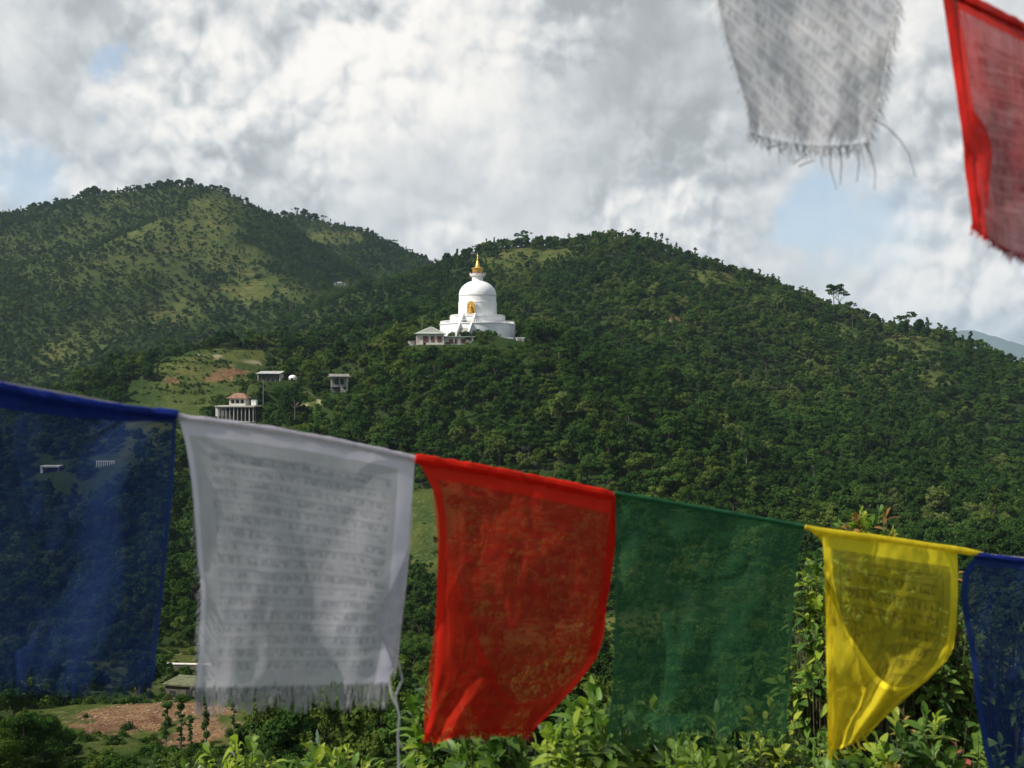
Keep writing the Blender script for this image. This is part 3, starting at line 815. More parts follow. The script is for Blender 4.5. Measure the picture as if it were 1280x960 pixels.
CREAM = surf('cream_plaster', (.62, .58, .52), .8, .15, .5, (.45, .42, .37), .15, streak=True)
PINK = surf('pinkish_plaster', (.60, .45, .40), .8, .15, .5, None, .15, streak=True)
MAROON = surf('maroon_shutters', (.16, .045, .035), .6, .25, 2)
ROOFG = surf('grey_green_sheet_roof', (.33, .36, .31), .55, .15, .6, (.25, .28, .24), .15)
ROOFB = surf('rusty_brown_roof', (.24, .115, .07), .75, .3, .8, None, .3)
SHEET = surf('corrugated_zinc', (.55, .55, .53), .45, .25, .8, (.30, .28, .26), .3, metal=.2)
STONEW = surf('stone_wall', (.13, .115, .09), .9, .45, .9, (.05, .045, .035), .6)
ROCK = surf('pale_rock', (.30, .28, .24), .9, .3, .7, None, .8)
WOOD = surf('weathered_timber', (.20, .15, .10), .85, .3, 2)
STEEL = surf('galvanised_steel', (.45, .45, .44), .45, .2, 3, metal=.6)
TENT = surf('white_canvas', (.78, .77, .74), .8, .08, 1)

st = empty('stupa', STUPA, R(-16), 'large white domed stupa with golden spire, niche and staircase on two round terraces', 'stupa')
lt = MB().lathe([(17.4, -6), (17.4, 5.1), (17.7, 5.15), (17.7, 5.5), (17.2, 5.52)], 72).build('lower_terrace', WHITE2, st, True)
bl = MB()
bl.lathe([(17.25, 5.5), (17.25, 5.62), (17.0, 5.62), (17.0, 5.5)], 72, cap=False)
bl.lathe([(17.3, 6.55), (17.3, 6.75), (16.95, 6.75), (16.95, 6.55), (17.3, 6.55)], 72, cap=False)
for i in range(120):
    a = 2*math.pi*i/120; c, s_ = 17.12*math.cos(a), 17.12*math.sin(a)
    if abs((a-1.5*math.pi)) < .17: continue
    bl.box(c-.14, c+.14, s_-.14, s_+.14, 5.5, 6.56)
bl.build('balustrade', WHITE, lt)
ut = MB().lathe([(12.75, 5.0), (12.75, 8.6), (13.0, 8.65), (13.0, 8.95), (12.5, 8.97)], 72).build('upper_terrace', WHITE2, st, True)
bl = MB(); bl.lathe([(12.6, 9.45), (12.6, 9.65), (12.25, 9.65), (12.25, 9.45), (12.6, 9.45)], 72, cap=False)
for i in range(96):
    a = 2*math.pi*i/96
    if abs((a-1.5*math.pi)) < .22: continue
    c, s_ = 12.42*math.cos(a), 12.42*math.sin(a); bl.box(c-.12, c+.12, s_-.12, s_+.12, 8.96, 9.46)
bl.build('balustrade', WHITE, ut)
dr = MB().lathe([(8.85, 8.0), (8.85, 15.2), (8.95, 15.25), (8.95, 15.6), (8.62, 15.66), (8.62, 18.45)], 96).build('drum', WHITE, st, True)
MB().lathe([(8.7, 18.42), (8.78, 18.46), (8.78, 18.70), (8.6, 18.74)], 96).build('ledge', GREYLINE, dr, True)
prof = [(8.66, 18.72)]
for i in range(1, 23):
    a = i/22*math.pi/2; prof.append((8.66*math.cos(a) if i < 22 else .2, 18.9+7.0*math.sin(a)))
MB().lathe(prof, 96).build('dome', WHITE, st, True)
hm = MB().lathe([(3.0, 25.0), (2.75, 25.35), (2.55, 25.6), (2.55, 27.2), (2.75, 27.3), (2.75, 27.5)], 32).build('harmika', WHITE, st, True)
fr = MB()
for i in range(16):
    a = 2*math.pi*i/16; c, s_ = math.cos(a), math.sin(a)
    fr.add([(2.56*c-.16*s_, 2.56*s_+.16*c, 26.2), (2.56*c+.16*s_, 2.56*s_-.16*c, 26.2), (2.60*c+.16*s_, 2.60*s_-.16*c, 26.8), (2.60*c-.16*s_, 2.60*s_+.16*c, 26.8)], [(0, 1, 2, 3)])
fr.build('frieze', GREYLINE, hm)
lo = MB().lathe([(2.5, 27.5), (3.2, 27.7), (3.6, 28.2), (3.55, 28.6), (2.9, 28.5), (2.6, 28.9)], 48)
for i in range(14):
    a = 2*math.pi*i/14; c, s_ = math.cos(a), math.sin(a)
    lo.add([(3.2*c-.75*s_, 3.2*s_+.75*c, 27.9), (3.2*c+.75*s_, 3.2*s_-.75*c, 27.9), (3.9*c+.5*s_, 3.9*s_-.5*c, 28.9), (4.0*c, 4.0*s_, 29.5), (3.9*c-.5*s_, 3.9*s_+.5*c, 28.9)], [(0, 1, 2, 3, 4)])
lo.build('lotus_crown', WHITE, st, True)
MB().lathe([(2.2, 28.6), (2.35, 29.4), (2.5, 31.2), (2.9, 31.3), (2.9, 31.5), (2.1, 31.75), (1.2, 32.0), (1.0, 32.3)], 40).build('gilt_drum', GOLD, st, True)
MB().lathe([(2.28, 29.0), (2.42, 29.05), (2.46, 29.7), (2.36, 29.72)], 40).build('red_band', RED_P, st, True)
MB().lathe([(1.0, 32.2), (.95, 32.7), (1.05, 32.8), (.80, 33.4), (.88, 33.5), (.6, 34.1), (.66, 34.2), (.36, 34.9), (.28, 35.2), (.5, 35.5), (.5, 35.8), (.22, 36.1), (.15, 36.8), (.34, 37.0), (.3, 37.3), (.12, 37.6), (.06, 38.8), (.02, 39.2)], 28).build('spire', GOLD, st, True)
# niche on the drum, facing the stairs (local -Y)
def arch(hw, h0, hs, top, n=12):
    return [(-hw, h0), (hw, h0), (hw, hs)]+[(hw*math.cos(math.pi*i/n), hs+(top-hs)*math.sin(math.pi*i/n)**.8) for i in range(1, n)]+[(-hw, hs)]
ni = MB().prism(arch(2.25, 8.97, 13.2, 16.0), 'y', -9.5, -8.2).build('niche', WHITE, st)
MB().prism(arch(1.95, 9.4, 13.0, 15.55), 'y', -9.72, -9.45).build('gilt_arch', GOLD, ni)
MB().prism(arch(1.45, 9.9, 12.8, 14.7), 'y', -9.80, -9.70).build('recess', GOLDP, ni)
bu = MB().lathe([(1.15, 10.0), (1.2, 10.4), (.95, 10.6), (.62, 11.0), (.66, 11.7), (.56, 12.2), (.22, 12.4), (.2, 12.5), (.36, 12.7), (.4, 13.0), (.3, 13.35), (.12, 13.6), (.03, 13.75)], 24, 0, -10.2)
bu.tube([(-.6, -10.2, 12.0), (-.95, -10.35, 11.3), (-.55, -10.9, 10.85)], [.22, .2, .14], 6); bu.tube([(.6, -10.2, 12.0), (.95, -10.35, 11.3), (.55, -10.9, 10.85)], [.22, .2, .14], 6)
bu.build('buddha_statue', GOLD, ni, True)
MB().box(-1.7, 1.7, -11.0, -9.5, 8.98, 9.95).build('plinth', PINK, ni)
# staircase
sc_ = MB(); ns = 30
for i in range(ns):
    y0 = -21.5+i*(12.0/ns); sc_.box(-2.5, 2.5, y0, -9.6, -3+0.0 if i == 0 else -.6+9.4*i/ns, -.6+9.55*(i+1)/ns)
sr = sc_.build('staircase', STEP, st)
for sgn in (-1, 1):
    a, b = (2.52, 3.15) if sgn > 0 else (-3.15, -2.52)
    MB().prism([(-22.2, -3), (-12.6, -3), (-10.6, 8.2), (-10.6, 10.0), (-12.4, 9.9), (-22.2, 1.0)], 'x', a, b).build('parapet', WHITE, sr)

# ------------------------------------------------------------------ hall below the stupa
hall = empty('temple_hall', HALL, R(4), 'long cream hall with a grey-green gabled end and maroon windows below the stupa', 'hall')
# local x along the front, front at -y; px scale about 2.85 px per metre; gable block from px 520 to 555
def hx(px): return (px-553)/FPX*438
x0, x1, x2 = hx(520.5), hx(555), hx(592)
w = MB(); w.box(x0, x1, -4.2, 5, -1.5, 5.15); w.prism([(x0, 5.15), (x1, 5.15), ((x0+x1)/2+.6, 8.1)], 'y', -4.15, 5); w.build('gable_wall', CREAM, hall)
MB().box(x0-.06, x0+.9, -4.26, -3, -.5, 5.1).build('corner_pier', PINK, hall)
xm = (x0+x1)/2+.6
rf = MB()
rf.prism([(x0-.8, 5.0), (xm, 8.35), (x1+.7, 5.0), (x1+.7, 5.25), (xm, 8.62), (x0-.8, 5.25)], 'y', -1.5, 5.6)
rf.add([(x0-.8, -5.0, 5.0), (x1+.7, -5.0, 5.0), (xm, -1.0, 8.62), (x0-.8, -5.0, 5.2), (x1+.7, -5.0, 5.2), (x0-.8, -1.4, 5.2), (x1+.7, -1.4, 5.2)], [(3, 4, 2), (0, 1, 4, 3), (3, 2, 5), (4, 6, 2), (0, 5, 6, 1)])
rf.build('roof', ROOFG, hall)
for pxa, pxb in ((529, 535.5), (538.5, 543), (546.5, 552)):
    f = MB().box(hx(pxa)-.12, hx(pxb)+.12, -4.29, -4.15, 1.5, 4.3).build('window', CREAM, hall)
    MB().box(hx(pxa), hx(pxb), -4.34, -4.26, 1.62, 4.18).build('pane', MAROON, f)
MB().box(x0+.5, x1, -4.62, -4.15, .3, .75).build('plinth', CREAM, hall)
MB().box(x1+.003, x2, -2.6, 4.6, -1.5, 3.75).build('wing_wall', CREAM, hall)
MB().box(x1-.1, x2+.6, -3.4, 5.2, 3.76, 4.15).build('wing_roof', ROOFG, hall)
for pxa, pxb in ((561, 566), (568.5, 571), (576.5, 582)):
    f = MB().box(hx(pxa)-.12, hx(pxb)+.12, -2.69, -2.57, .9, 3.1).build('window', CREAM, hall)
    MB().box(hx(pxa), hx(pxb), -2.74, -2.66, 1.0, 3.0).build('pane', MAROON, f)
for pxa in (556.5, 567, 573.5, 584.5, 590.5):
    MB().box(hx(pxa), hx(pxa)+.28, -3.15, -2.87, 0, 3.76).build('veranda_post', CREAM, hall)
MB().box(x1, x2+.3, -3.3, -2.6, -.6, .25).build('veranda_floor', CONC_L, hall)

rw = P(545, 437, 432); rwo = empty('retaining_wall', (rw.x, rw.y, HALL.z-3.6), R(3), 'dark stone retaining wall under the long cream hall', 'wall')
MB().box(hx(497)-hx(545), hx(594)-hx(545), -.6, 1.4, -3, 3.3).build('masonry', STONEW, rwo)
MB().box(hx(497)-hx(545), hx(594)-hx(545), -.75, 1.5, 3.3, 3.5).build('coping', CONC, rwo)
lw = P(515, 431, 437); lwo = empty('garden_wall', lw, 0, 'short pale wall at the left end of the cream hall', 'wall')
MB().box(-1.7, 1.6, -.2, .2, -1.5, 1.7).build('masonry', CREAM, lwo); MB().box(-1.8, 1.7, -.28, .28, 1.703, 1.85).build('coping', CONC_L, lwo)

wh = P(625, 434, 444); who = empty('small_hut', wh, R(8), 'small pale hut among bushes right of the hall', 'hut')
MB().box(-2, 2, -1.6, 1.8, -2, 2.6).build('wall', CREAM, who)
MB().prism([(-2.4, 2.5), (0, 3.9), (2.4, 2.5), (2.4, 2.65), (0, 4.1), (-2.4, 2.65)], 'y', -2, 2.2).build('roof', ROOFG, who)
MB().box(-.5, .4, -1.68, -1.58, 0, 1.9).build('door', MAROON, who)
for a, b, lab in ((631, 641, 'left one of two low white sheds beside the stupa base'), (645.5, 655, 'right one of two low white sheds beside the stupa base')):
    c = P((a+b)/2, 427, 447); hw = (b-a)/2/FPX*447
    e = empty('white_shed', c, R(5), lab, 'shed', 'low white sheds')
    MB().box(-hw, hw, -1.2, 1.2, -2.5, 1.35).build('wall', WHITE2, e); MB().box(-hw-.2, hw+.2, -1.5, 1.5, 1.353, 1.75).build('roof', WHITE, e)
    MB().box(-.45, .35, -1.26, -1.17, -1.2, .8).build('door', WOOD, e)
def boulder(px, py, d, s, lab, sd):
    g = random.Random(sd); bm = bmesh.new(); bmesh.ops.create_icosphere(bm, subdivisions=3, radius=s)
    ph = [g.uniform(0, 6) for _ in range(6)]
    for v in bm.verts:
        c = v.co.normalized(); f = 1+.22*math.sin(c.x*3+ph[0])+.18*math.sin(c.y*4+ph[1])+.15*math.sin(c.z*5+ph[2])+.07*math.sin(c.x*11+c.y*9+ph[3])
        v.co = Vector((v.co.x*f*1.3, v.co.y*f, v.co.z*f*.85))
    me = bpy.data.meshes.new('boulder'); bm.to_mesh(me); bm.free(); me.materials.append(ROCK)
    o = link('boulder', me, None, P(px, py, d)); tag(o, lab, 'rock', 'pale rocks below the stupa')
boulder(664, 433, 442, 2.6, 'larger pale rock outcrop right of the white sheds', 1)
boulder(656, 439, 440, 1.8, 'smaller pale rock lower down beside the larger outcrop', 2)
boulder(672, 431, 444, 1.6, 'rightmost small pale rock of the outcrop', 3)

def pole(name, px, py0, py1, d, lab, cat, r=.07, arm=False):
    a = P(px, py0, d); h = (py0-py1)/FPX*d
    e = empty(name, a, 0, lab, cat)
    MB().tube([(0, 0, -2), (0, 0, h*.5), (0.02, 0, h)], [r*1.2, r, r*.7], 8).build('mast', STEEL, e)
    if arm: MB().box(-.7, .7, -.05, .05, h-.6, h-.48).build('crossarm', WOOD, e)
    else: MB().lathe([(r*.9, h), (r*2, h+.12), (r*.4, h+.3)], 8).build('finial', STEEL, e)
pole('flagpole', 527.5, 420, 398, 452, 'thin bare flagpole behind the cream hall', 'pole')
pole('utility_pole', 329, 500, 474, 405, 'tall utility pole with a crossarm between the grey shed and columned building', 'pole', .09, True)

# ------------------------------------------------------------------ houses on the left spur
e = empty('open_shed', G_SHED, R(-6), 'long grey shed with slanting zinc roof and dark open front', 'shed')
k_ = 432/FPX
MB().box(-5.0, 5.0, 2.4, 2.7, -2, 3.4).build('back_wall', CONC, e)
MB().box(-5.0, -4.7, -2, 2.4, -2, 3.6).build('side_wall', CONC_L, e); MB().box(4.7, 5.0, -2, 2.4, -2, 3.2).build('side_wall', CONC_L, e)
for x in (-3.2, -1.2, 1.0, 3.0): MB().box(x-.1, x+.1, -2, -1.8, -2, 3.3).build('post', WOOD, e)
MB().box(-4.69, 4.69, -1.7, -1.55, -2, 1.0).build('opening_shade', DARKI, e)  # dark sheet added for the shade in the open front
MB().box(-5.2, 4.9, -2.3, -1.9, -2.2, -.6).build('plinth', CONC_L, e)
rf = MB()
for i in range(40):
    xa = -5.4+i*.27; rf.prism([(-2.9, 3.35+(.05 if i % 2 else 0)), (3.0, 4.5+(.05 if i % 2 else 0)), (3.0, 4.58+(.05 if i % 2 else 0)), (-2.9, 3.43+(.05 if i % 2 else 0))], 'x', xa, xa+.262)
rf.build('roof', SHEET, e)
e = empty('dome_tent', DOMET, 0, 'small white dome tent beside the long grey shed', 'tent')
MB().lathe([(1.95, -.6), (1.95, 0), (1.98, .7), (1.75, 1.35), (1.25, 1.85), (.6, 2.12), (.05, 2.2)], 28).build('canopy', TENT, e, True)
MB().lathe([(2.15, -2), (2.15, -.2), (2.0, -.15)], 28).build('base', WOOD, e)
MB().box(-.5, .5, -2.2, -1.9, -.5, .9).build('door_flap', WOOD, e)

e = empty('tower_house', GATE_B, R(10), 'square grey concrete tower house with flat cream roof slab and outside stair', 'house')
for x in (-3.6, 2.9):
    for y in (-2.8, 2.4): MB().box(x, x+.7, y, y+.5, -3, 6.4).build('column', CONC_L, e)
MB().box(-2.85, 2.85, -1.9, -1.7, 2.6, 6.4).build('upper_wall', CONC, e)
MB().box(-2.85, 2.85, 2.2, 2.38, -2, 6.4).build('back_wall', CONC, e)
MB().box(-3.7, 3.7, -2.9, 2.9, 2.25, 2.58).build('floor_slab', CONC_L, e)
MB().box(-1.9, -.2, -1.97, -1.86, 3.3, 5.6).build('window', DARKI, e); MB().box(.5, 1.9, -1.97, -1.86, 3.3, 5.6).build('window', DARKI, e)
sl = MB().box(-4.9, 4.9, -3.8, 3.6, 6.403, 6.85).build('roof_slab', CONC_L, e)
MB().box(-4.3, 4.2, -3.2, 3.2, 6.853, 7.7).build('parapet', CREAM, sl)
sc_ = MB()
for i in range(10): sc_.box(4.9-i*.42-.6, 4.9-i*.42, -3.9, -2.95, -3, -1.2+i*.38)
sc_.build('outside_stair', CONC_L, e)

e = empty('unfinished_building', UNFIN, R(-5), 'unfinished grey concrete building on many columns with a slab roof', 'building')
MB().box(-8.0, 7.8, -4.5, 5, -.55, .1).build('lower_slab', CONC, e)
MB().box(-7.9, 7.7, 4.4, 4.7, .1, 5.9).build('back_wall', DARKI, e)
for i in range(10): MB().box(-7.2+i*1.58, -6.85+i*1.58, -4.2, -3.85, .103, 5.9).build('column', CONC if i % 4 else CONC_L, e)
for i in range(4): MB().box(-6.9+i*4.4, -6.5+i*4.4, .5, .9, .103, 5.9).build('column', CONC, e)
MB().box(-8.3, 8.0, -4.8, 5.0, 5.903, 6.45).build('roof_slab', CONC_L, e)
MB().box(-8.2, -6.4, -4.0, -2, 2.2, 5.85).build('side_room', CREAM, e)
MB().box(-7.6, 7.4, -3.5, -3.2, -5, -.56).build('basement_wall', STONEW, e)
MB().box(-8.0, 7.8, -4.62, -4.5, -.5, .35).build('edge_beam', CONC_L, e)
MB().prism([(-13, -2.2), (-8.05, .6), (-8.05, 1.1), (-13, -1.6)], 'y', -4.4, -3.4).build('ramp', CONC_L, e)
t = Vector((UNFIN.x, UNFIN.y, UNFIN.z+6.45))
e = empty('roof_hut', (t.x-.1, t.y+.5, t.z), R(-5), 'small hut with rusty hipped roof on the slab of the columned building', 'hut')
MB().box(-3.3, 3.3, -2.2, 2.6, 0, 2.9).build('wall', CREAM, e)
MB().add([(-4.2, -3.1, 2.8), (4.2, -3.1, 2.8), (4.2, 3.4, 2.8), (-4.2, 3.4, 2.8), (-1.7, .2, 5.0), (1.7, .2, 5.0), (-4.2, -3.1, 2.95), (4.2, -3.1, 2.95), (4.2, 3.4, 2.95), (-4.2, 3.4, 2.95)], [(6, 7, 5, 4), (7, 8, 5), (8, 9, 4, 5), (9, 6, 4), (0, 3, 2, 1), (0, 1, 7, 6), (1, 2, 8, 7), (2, 3, 9, 8), (3, 0, 6, 9)]).build('roof', ROOFB, e)
for xa in (-2.5, -.5, 1.4): MB().box(xa, xa+1.2, -2.29, -2.17, .9, 2.3).build('window', DARKI, e)
e = empty('water_tank', (t.x+6.9, t.y-2.9, t.z), R(-5), 'white boxy water tank on the right corner of the slab roof', 'water tank')
MB().box(-1.1, 1.0, -.9, .9, .1, 2.1).build('tank_body', TENT, e, bevel=.08); MB().box(-1.2, 1.1, -1, 1, 2.103, 2.25).build('lid', TENT, e); MB().box(-1.0, .9, -.8, .8, 0, .098).build('stand', CONC, e)

e = empty('white_house', (FAR_H.x, FAR_H.y, FAR_H.z-.5), R(8), 'tiny white flat-roofed house alone on the far left hill', 'house')
q = FAR_H.y/FPX
MB().box(-7*q, 7*q, -4, 4, -3, 3.0*q).build('wall', WHITE2, e)
MB().box(-3.2*q, 2.2*q, -3, 3, 3.0*q+.003, 4.6*q).build('upper_storey', WHITE, e)
MB().box(-8.2*q, 8.2*q, -5, 5, 3.0*q+.006, 3.0*q+.35).build('roof', CONC_L, e)
for xa in (-4.5, -.8, 2.9): MB().box(xa*q, (xa+1.7)*q, -4.06, -3.95, .7*q, 2.2*q).build('window', DARKI, e)

# hut with a turfed flat roof and stone field walls in the valley
e = empty('stone_hut', HUT, R(-12), 'low stone hut with grassy flat roof and dark doorway in the valley fields', 'hut')
MB().box(-2.6, 2.0, -1.8, 2.2, -1.5, 2.0).build('wall', STONEW, e)
MB().box(-2.9, 2.3, -2.1, 2.5, 2.003, 2.22).build('roof', surf('turf_roof', (.12, .13, .06), .95, .35, 1.5), e)
MB().box(.6, 1.5, -1.87, -1.75, -.2, 1.6).build('door', DARKI, e)
MB().box(-1.9, -1.1, -1.87, -1.75, .5, 1.3).build('window', DARKI, e)
fw = hit(238, 838, 90); e = empty('field_wall', fw, R(-4), 'white-topped stone field wall behind the low stone hut', 'wall')
MB().box(-5.6, 3.2, -.25, .25, -1.5, .9).build('masonry', STONEW, e); MB().box(-5.7, 3.3, -.32, .32, .903, 1.02).build('coping', CREAM, e)

# pale railings seen faintly through the blue flag
r1 = hit(132, 583, 150); q = r1.y/FPX
e = empty('white_railing', r1, 0, 'white picket railing in the trees behind the large blue flag', 'railing')
MB().box(-12*q, 12*q, -.1, .1, 5.6*q, 6.6*q).build('top_rail', WHITE, e)
pk = MB()
for i in range(9): pk.box((-11.6+i*2.7)*q, (-10.6+i*2.7)*q, -.08, .08, -.5, 5.6*q)
pk.build('balusters', WHITE, e)
r2 = hit(65, 588, 150); q = r2.y/FPX
e = empty('pale_shelter', r2, 0, 'flat pale roof on a single side wall behind the large blue flag', 'shelter')
MB().box(-12*q, 12*q, -2, 2, 4.2*q, 6*q).build('roof', WHITE2, e); MB().box(-12*q, -9*q, -1.8, 1.8, -1, 4.2*q-.003).build('wall', WHITE2, e); MB().box(10*q, 11*q, -1.8, -1.2, -1, 4.2*q-.003).build('post', WOOD, e)

def rubble():
    g = np.random.default_rng(77); V = []; F = []
    base = np.array([(1,0,0),(-1,0,0),(0,1,0),(0,-1,0),(0,0,1),(0,0,-1)], float); fb_ = [(0,2,4),(2,1,4),(1,3,4),(3,0,4),(2,0,5),(1,2,5),(3,1,5),(0,3,5)]
    c = hit(210, 895, 50); x = c.x+g.normal(0, 8, 2600); y = c.y+g.normal(0, 7, 2600); ok = soil_mask(x, y) > .35
    x, y = x[ok], y[ok]; z = H(x, y)
    for i in range(len(x)):
        sz = g.uniform(.03, .11)*(2.2 if g.random() < .06 else 1); o = len(V)
        V += list(base*g.uniform(.6, 1.3, (6, 3))*sz*np.array([1.2, 1, .7])+np.array([x[i], y[i], z[i]+sz*.2])); F += [(a+o, b+o, c_+o) for a, b, c_ in fb_]
    o = link('rubble', mesh_np('rubble', V, F, False, [surf('pale_rubble', (.30, .215, .14), .9, .4, .3)])); tag(o, 'broken stones strewn over the bare brown field', kind='stuff')
rubble()

# slim lopped trees in front of the bare fields
for i, (px, pyb, hpx, lab) in enumerate(((207, 935, 60, 'leftmost slim lopped tree in front of the bare brown field'), (226, 944, 76, 'tallest slim lopped tree with a tuft on top in front of the bare field'),
                                   (239, 938, 44, 'shortest slim lopped tree in front of the bare field'), (257, 944, 78, 'bushiest slim lopped tree at the right of the bare field'), (292, 915, 40, 'slim tree at the right edge of the bare field'))):
    p = hit(px, pyb, 55); s = hpx/FPX*p.y/9.4
    tree('slender_tree', 'pole', 5+i, 'mid', (p.x, p.y, p.z-.1), s, i*1.3, lab, 'tree', 'slim trees by the bare field', fine=True)


# ------------------------------------------------------------------ foreground shrubs
LEAF_G = leaf_mat('glossy_leaf', (.080, .155, .026), (.145, .225, .040), .5, .42, .3, True)
LEAF_Y = leaf_mat('young_leaf', (.21, .31, .034), (.34, .38, .05), .4, .48, .28, True)
LEAF_D = leaf_mat('dark_leaf', (.036, .085, .017), (.065, .125, .022), .5, .35, .4, True)
LEAF_O = leaf_mat('coppery_new_leaf', (.24, .10, .035), (.30, .22, .05), .4, .4, .4, True)
LEAF_R = leaf_mat('red_leaf', (.30, .035, .04), (.42, .10, .09), .4, .35, .4, True)
TWIG = surf('green_twig', (.10, .09, .045), .8, .3, 12)

def leaves_mesh(name, mat, Ls):
    """Ls: list of (base, axis, normal, length, width, droop)"""
    st = np.array([0, .16, .38, .62, .84, 1.0]); wd = np.array([.06, .62, 1.0, .88, .46, .03])
    V = []; F = []; UV = []
    for (b, ax, nn, ln, w, dr) in Ls:
        side = ax.cross(nn).normalized(); nn = side.cross(ax).normalized(); o = len(V)
        for s_, q in zip(st, wd):
            c = b+ax*(ln*s_*(1-.18*dr*s_))-Vector((0, 0, 1))*(ln*dr*.55*s_*s_)
            h = w*.5*q
            V += [c-side*h+nn*h*.35, c, c+side*h+nn*h*.35]
        for i in range(5):
            a = o+i*3; F += [(a, a+1, a+4, a+3), (a+1, a+2, a+5, a+4)]
    return mesh_np(name, [tuple(v) for v in V], F, True, [mat])

def shrub(px, py, d, hw, seed, mats, label, leaf=(.085, .032), n=70, depth=None, name='leafy_shrub', droop=.5, group=None, hang=0.0, lower=.9, per=(6, 10), topmat=None, base_drop=None, squash=1.0):
    """stems fan up from the ground to leaf clusters filling the crown"""
    g = random.Random(seed); top = P(px, py, d); rx = hw/FPX*d; gz = Hs(top.x, top.y)
    e = empty(name, (top.x, top.y, gz), g.uniform(-.2, .2)*0, label, 'shrub', group)
    hgt = top.z-gz; cz = hgt-lower*.5
    stems = MB(); leaves = {}
    dp = depth or rx
    for i in range(n):
        for _ in range(30):
            u = Vector((g.uniform(-1, 1), g.uniform(-1, 1), g.uniform(0, 1)))
            wid = (1-u.z**3.5)**.55
            rr_ = math.hypot(u.x, u.y)
            if rr_ < wid and rr_ > wid*.25*(1-u.z): break
        tip = Vector((u.x*rx, u.y*dp, hgt-lower+u.z*lower)) + Vector((g.gauss(0, .02), g.gauss(0, .02), g.gauss(0, .03)))
        root = Vector((g.uniform(-.12, .12)*rx, g.uniform(-.12, .12)*dp, 0))
        mid = root.lerp(tip, .6); mid = Vector((mid.x*.7, mid.y*.7, mid.z+.04))
        rad = .009*max(.5, d/3.5)*.6
        if n < 120 or i % 2 == 0: stems.tube([root+Vector((0, 0, -.1)), root.lerp(mid, .5), mid, tip], [rad, rad*.9, rad*.7, rad*.3], 4)
        else: stems.tube([mid+Vector((0, 0, -.1)), tip], [rad*.7, rad*.3], 4)
        out = Vector((u.x*1.0, u.y*1.0, .55+u.z)).normalized()
        k_ = g.randint(*per); a0 = g.uniform(0, 6.28)
        x1 = out.orthogonal().normalized(); x2 = out.cross(x1)
        mk = g.choices(range(len(mats)), [m[1] for m in mats])[0]
        if topmat is not None and u.z > .62 and g.random() < topmat[1]: mk = -1
        for j in range(k_):
            a = a0+j*2.4; f = j/k_
            ax = (x1*math.cos(a)+x2*math.sin(a))*(.95-.75*f)+out*(.25+.85*f)
            ax = (ax+Vector((g.gauss(0, .14), g.gauss(0, .14), g.gauss(0, .14)-hang))).normalized()
            b = tip-out*(leaf[0]*.9*(1-f))
            ln = leaf[0]*g.uniform(.45, 1.28)*(1-.25*f if mk != -1 else .7); nn = (out+Vector((g.gauss(0, .25), g.gauss(0, .25), .3+g.gauss(0, .25)))).normalized()
            if abs(nn.dot(ax)) > .96: nn = Vector((-ax.z, .1, ax.x)).normalized()
            leaves.setdefault(mk, []).append((b, ax, nn, ln, ln*leaf[1]/leaf[0]*g.uniform(.85, 1.15), droop*g.uniform(.4, 1.5)))
    stems.build('stems', TWIG, e)
    for mk, L in leaves.items():
        m = topmat[0] if mk == -1 else mats[mk][0]
        nm = {'young_leaf': 'young_leaves', 'coppery_new_leaf': 'new_leaves', 'red_leaf': 'red_leaves'}.get(m.name, 'leaves')
        if nm == 'leaves' and m is LEAF_D: nm = 'shaded_foliage'.replace('shaded', 'dark')
        link(nm, leaves_mesh(nm, m, L), e)
    return e

shrub(1085, 618, 4.3, 46, 21, [(LEAF_G, 3), (LEAF_D, 1), (LEAF_Y, 1)], 'tall leafy shrub with coppery new leaves behind the yellow flag', (.085, .03), 200, name='tall_shrub', lower=.62, topmat=(LEAF_O, .28))
shrub(1032, 684, 4.15, 56, 22, [(LEAF_G, 3), (LEAF_D, 2), (LEAF_Y, .6)], 'bushy shrub filling the gap between the green and yellow flags', (.082, .03), 320, name='tall_shrub', lower=.95, topmat=(LEAF_Y, .3))
shrub(1165, 688, 4.4, 62, 23, [(LEAF_G, 3), (LEAF_D, 2), (LEAF_Y, .5)], 'bushy shrub between the yellow flag and the small blue flag', (.082, .03), 320, name='tall_shrub', lower=1.0, topmat=(LEAF_O, .2))
shrub(1250, 760, 4.5, 80, 24, [(LEAF_G, 3), (LEAF_D, 2)], 'leafy shrub partly hidden by the small blue flag', (.08, .03), 230, name='tall_shrub', lower=.8, topmat=(LEAF_Y, .2))
GL = [(LEAF_G, 4), (LEAF_Y, .8), (LEAF_D, 1)]
shrub(300, 912, 3.5, 62, 31, [(LEAF_Y, 3), (LEAF_G, 2)], 'yellow-green drooping shrub tip below the left end of the white flag', (.12, .032), 68, droop=1.1, lower=.35, topmat=(LEAF_Y, .6))
shrub(425, 915, 3.3, 70, 32, [(LEAF_Y, 2), (LEAF_G, 3)], 'bright low shrub below the frayed fringe of the white flag', (.09, .028), 102, droop=.8, lower=.35, topmat=(LEAF_Y, .5))
shrub(375, 935, 3.0, 60, 33, [(LEAF_G, 3), (LEAF_Y, 1)], 'low green shrub between the drooping and the bright shrubs at the bottom edge', (.08, .03), 76, lower=.3)
shrub(545, 858, 3.1, 55, 34, GL, 'green shrub rising behind the left edge of the red flag', (.095, .036), 119, lower=.5)
shrub(615, 890, 2.8, 60, 35, GL, 'leafy shrub under the frayed bottom of the red flag', (.09, .036), 119, lower=.4)
shrub(735, 852, 3.2, 55, 36, [(LEAF_G, 4), (LEAF_Y, 1)], 'broad-leaved bright shrub between the red and green flags', (.10, .042), 136, lower=.5)
shrub(715, 905, 2.5, 60, 37, [(LEAF_Y, 2), (LEAF_G, 3)], 'nearest yellow-tipped shrub below the folded corner of the red flag', (.085, .036), 85, lower=.3, topmat=(LEAF_Y, .5))
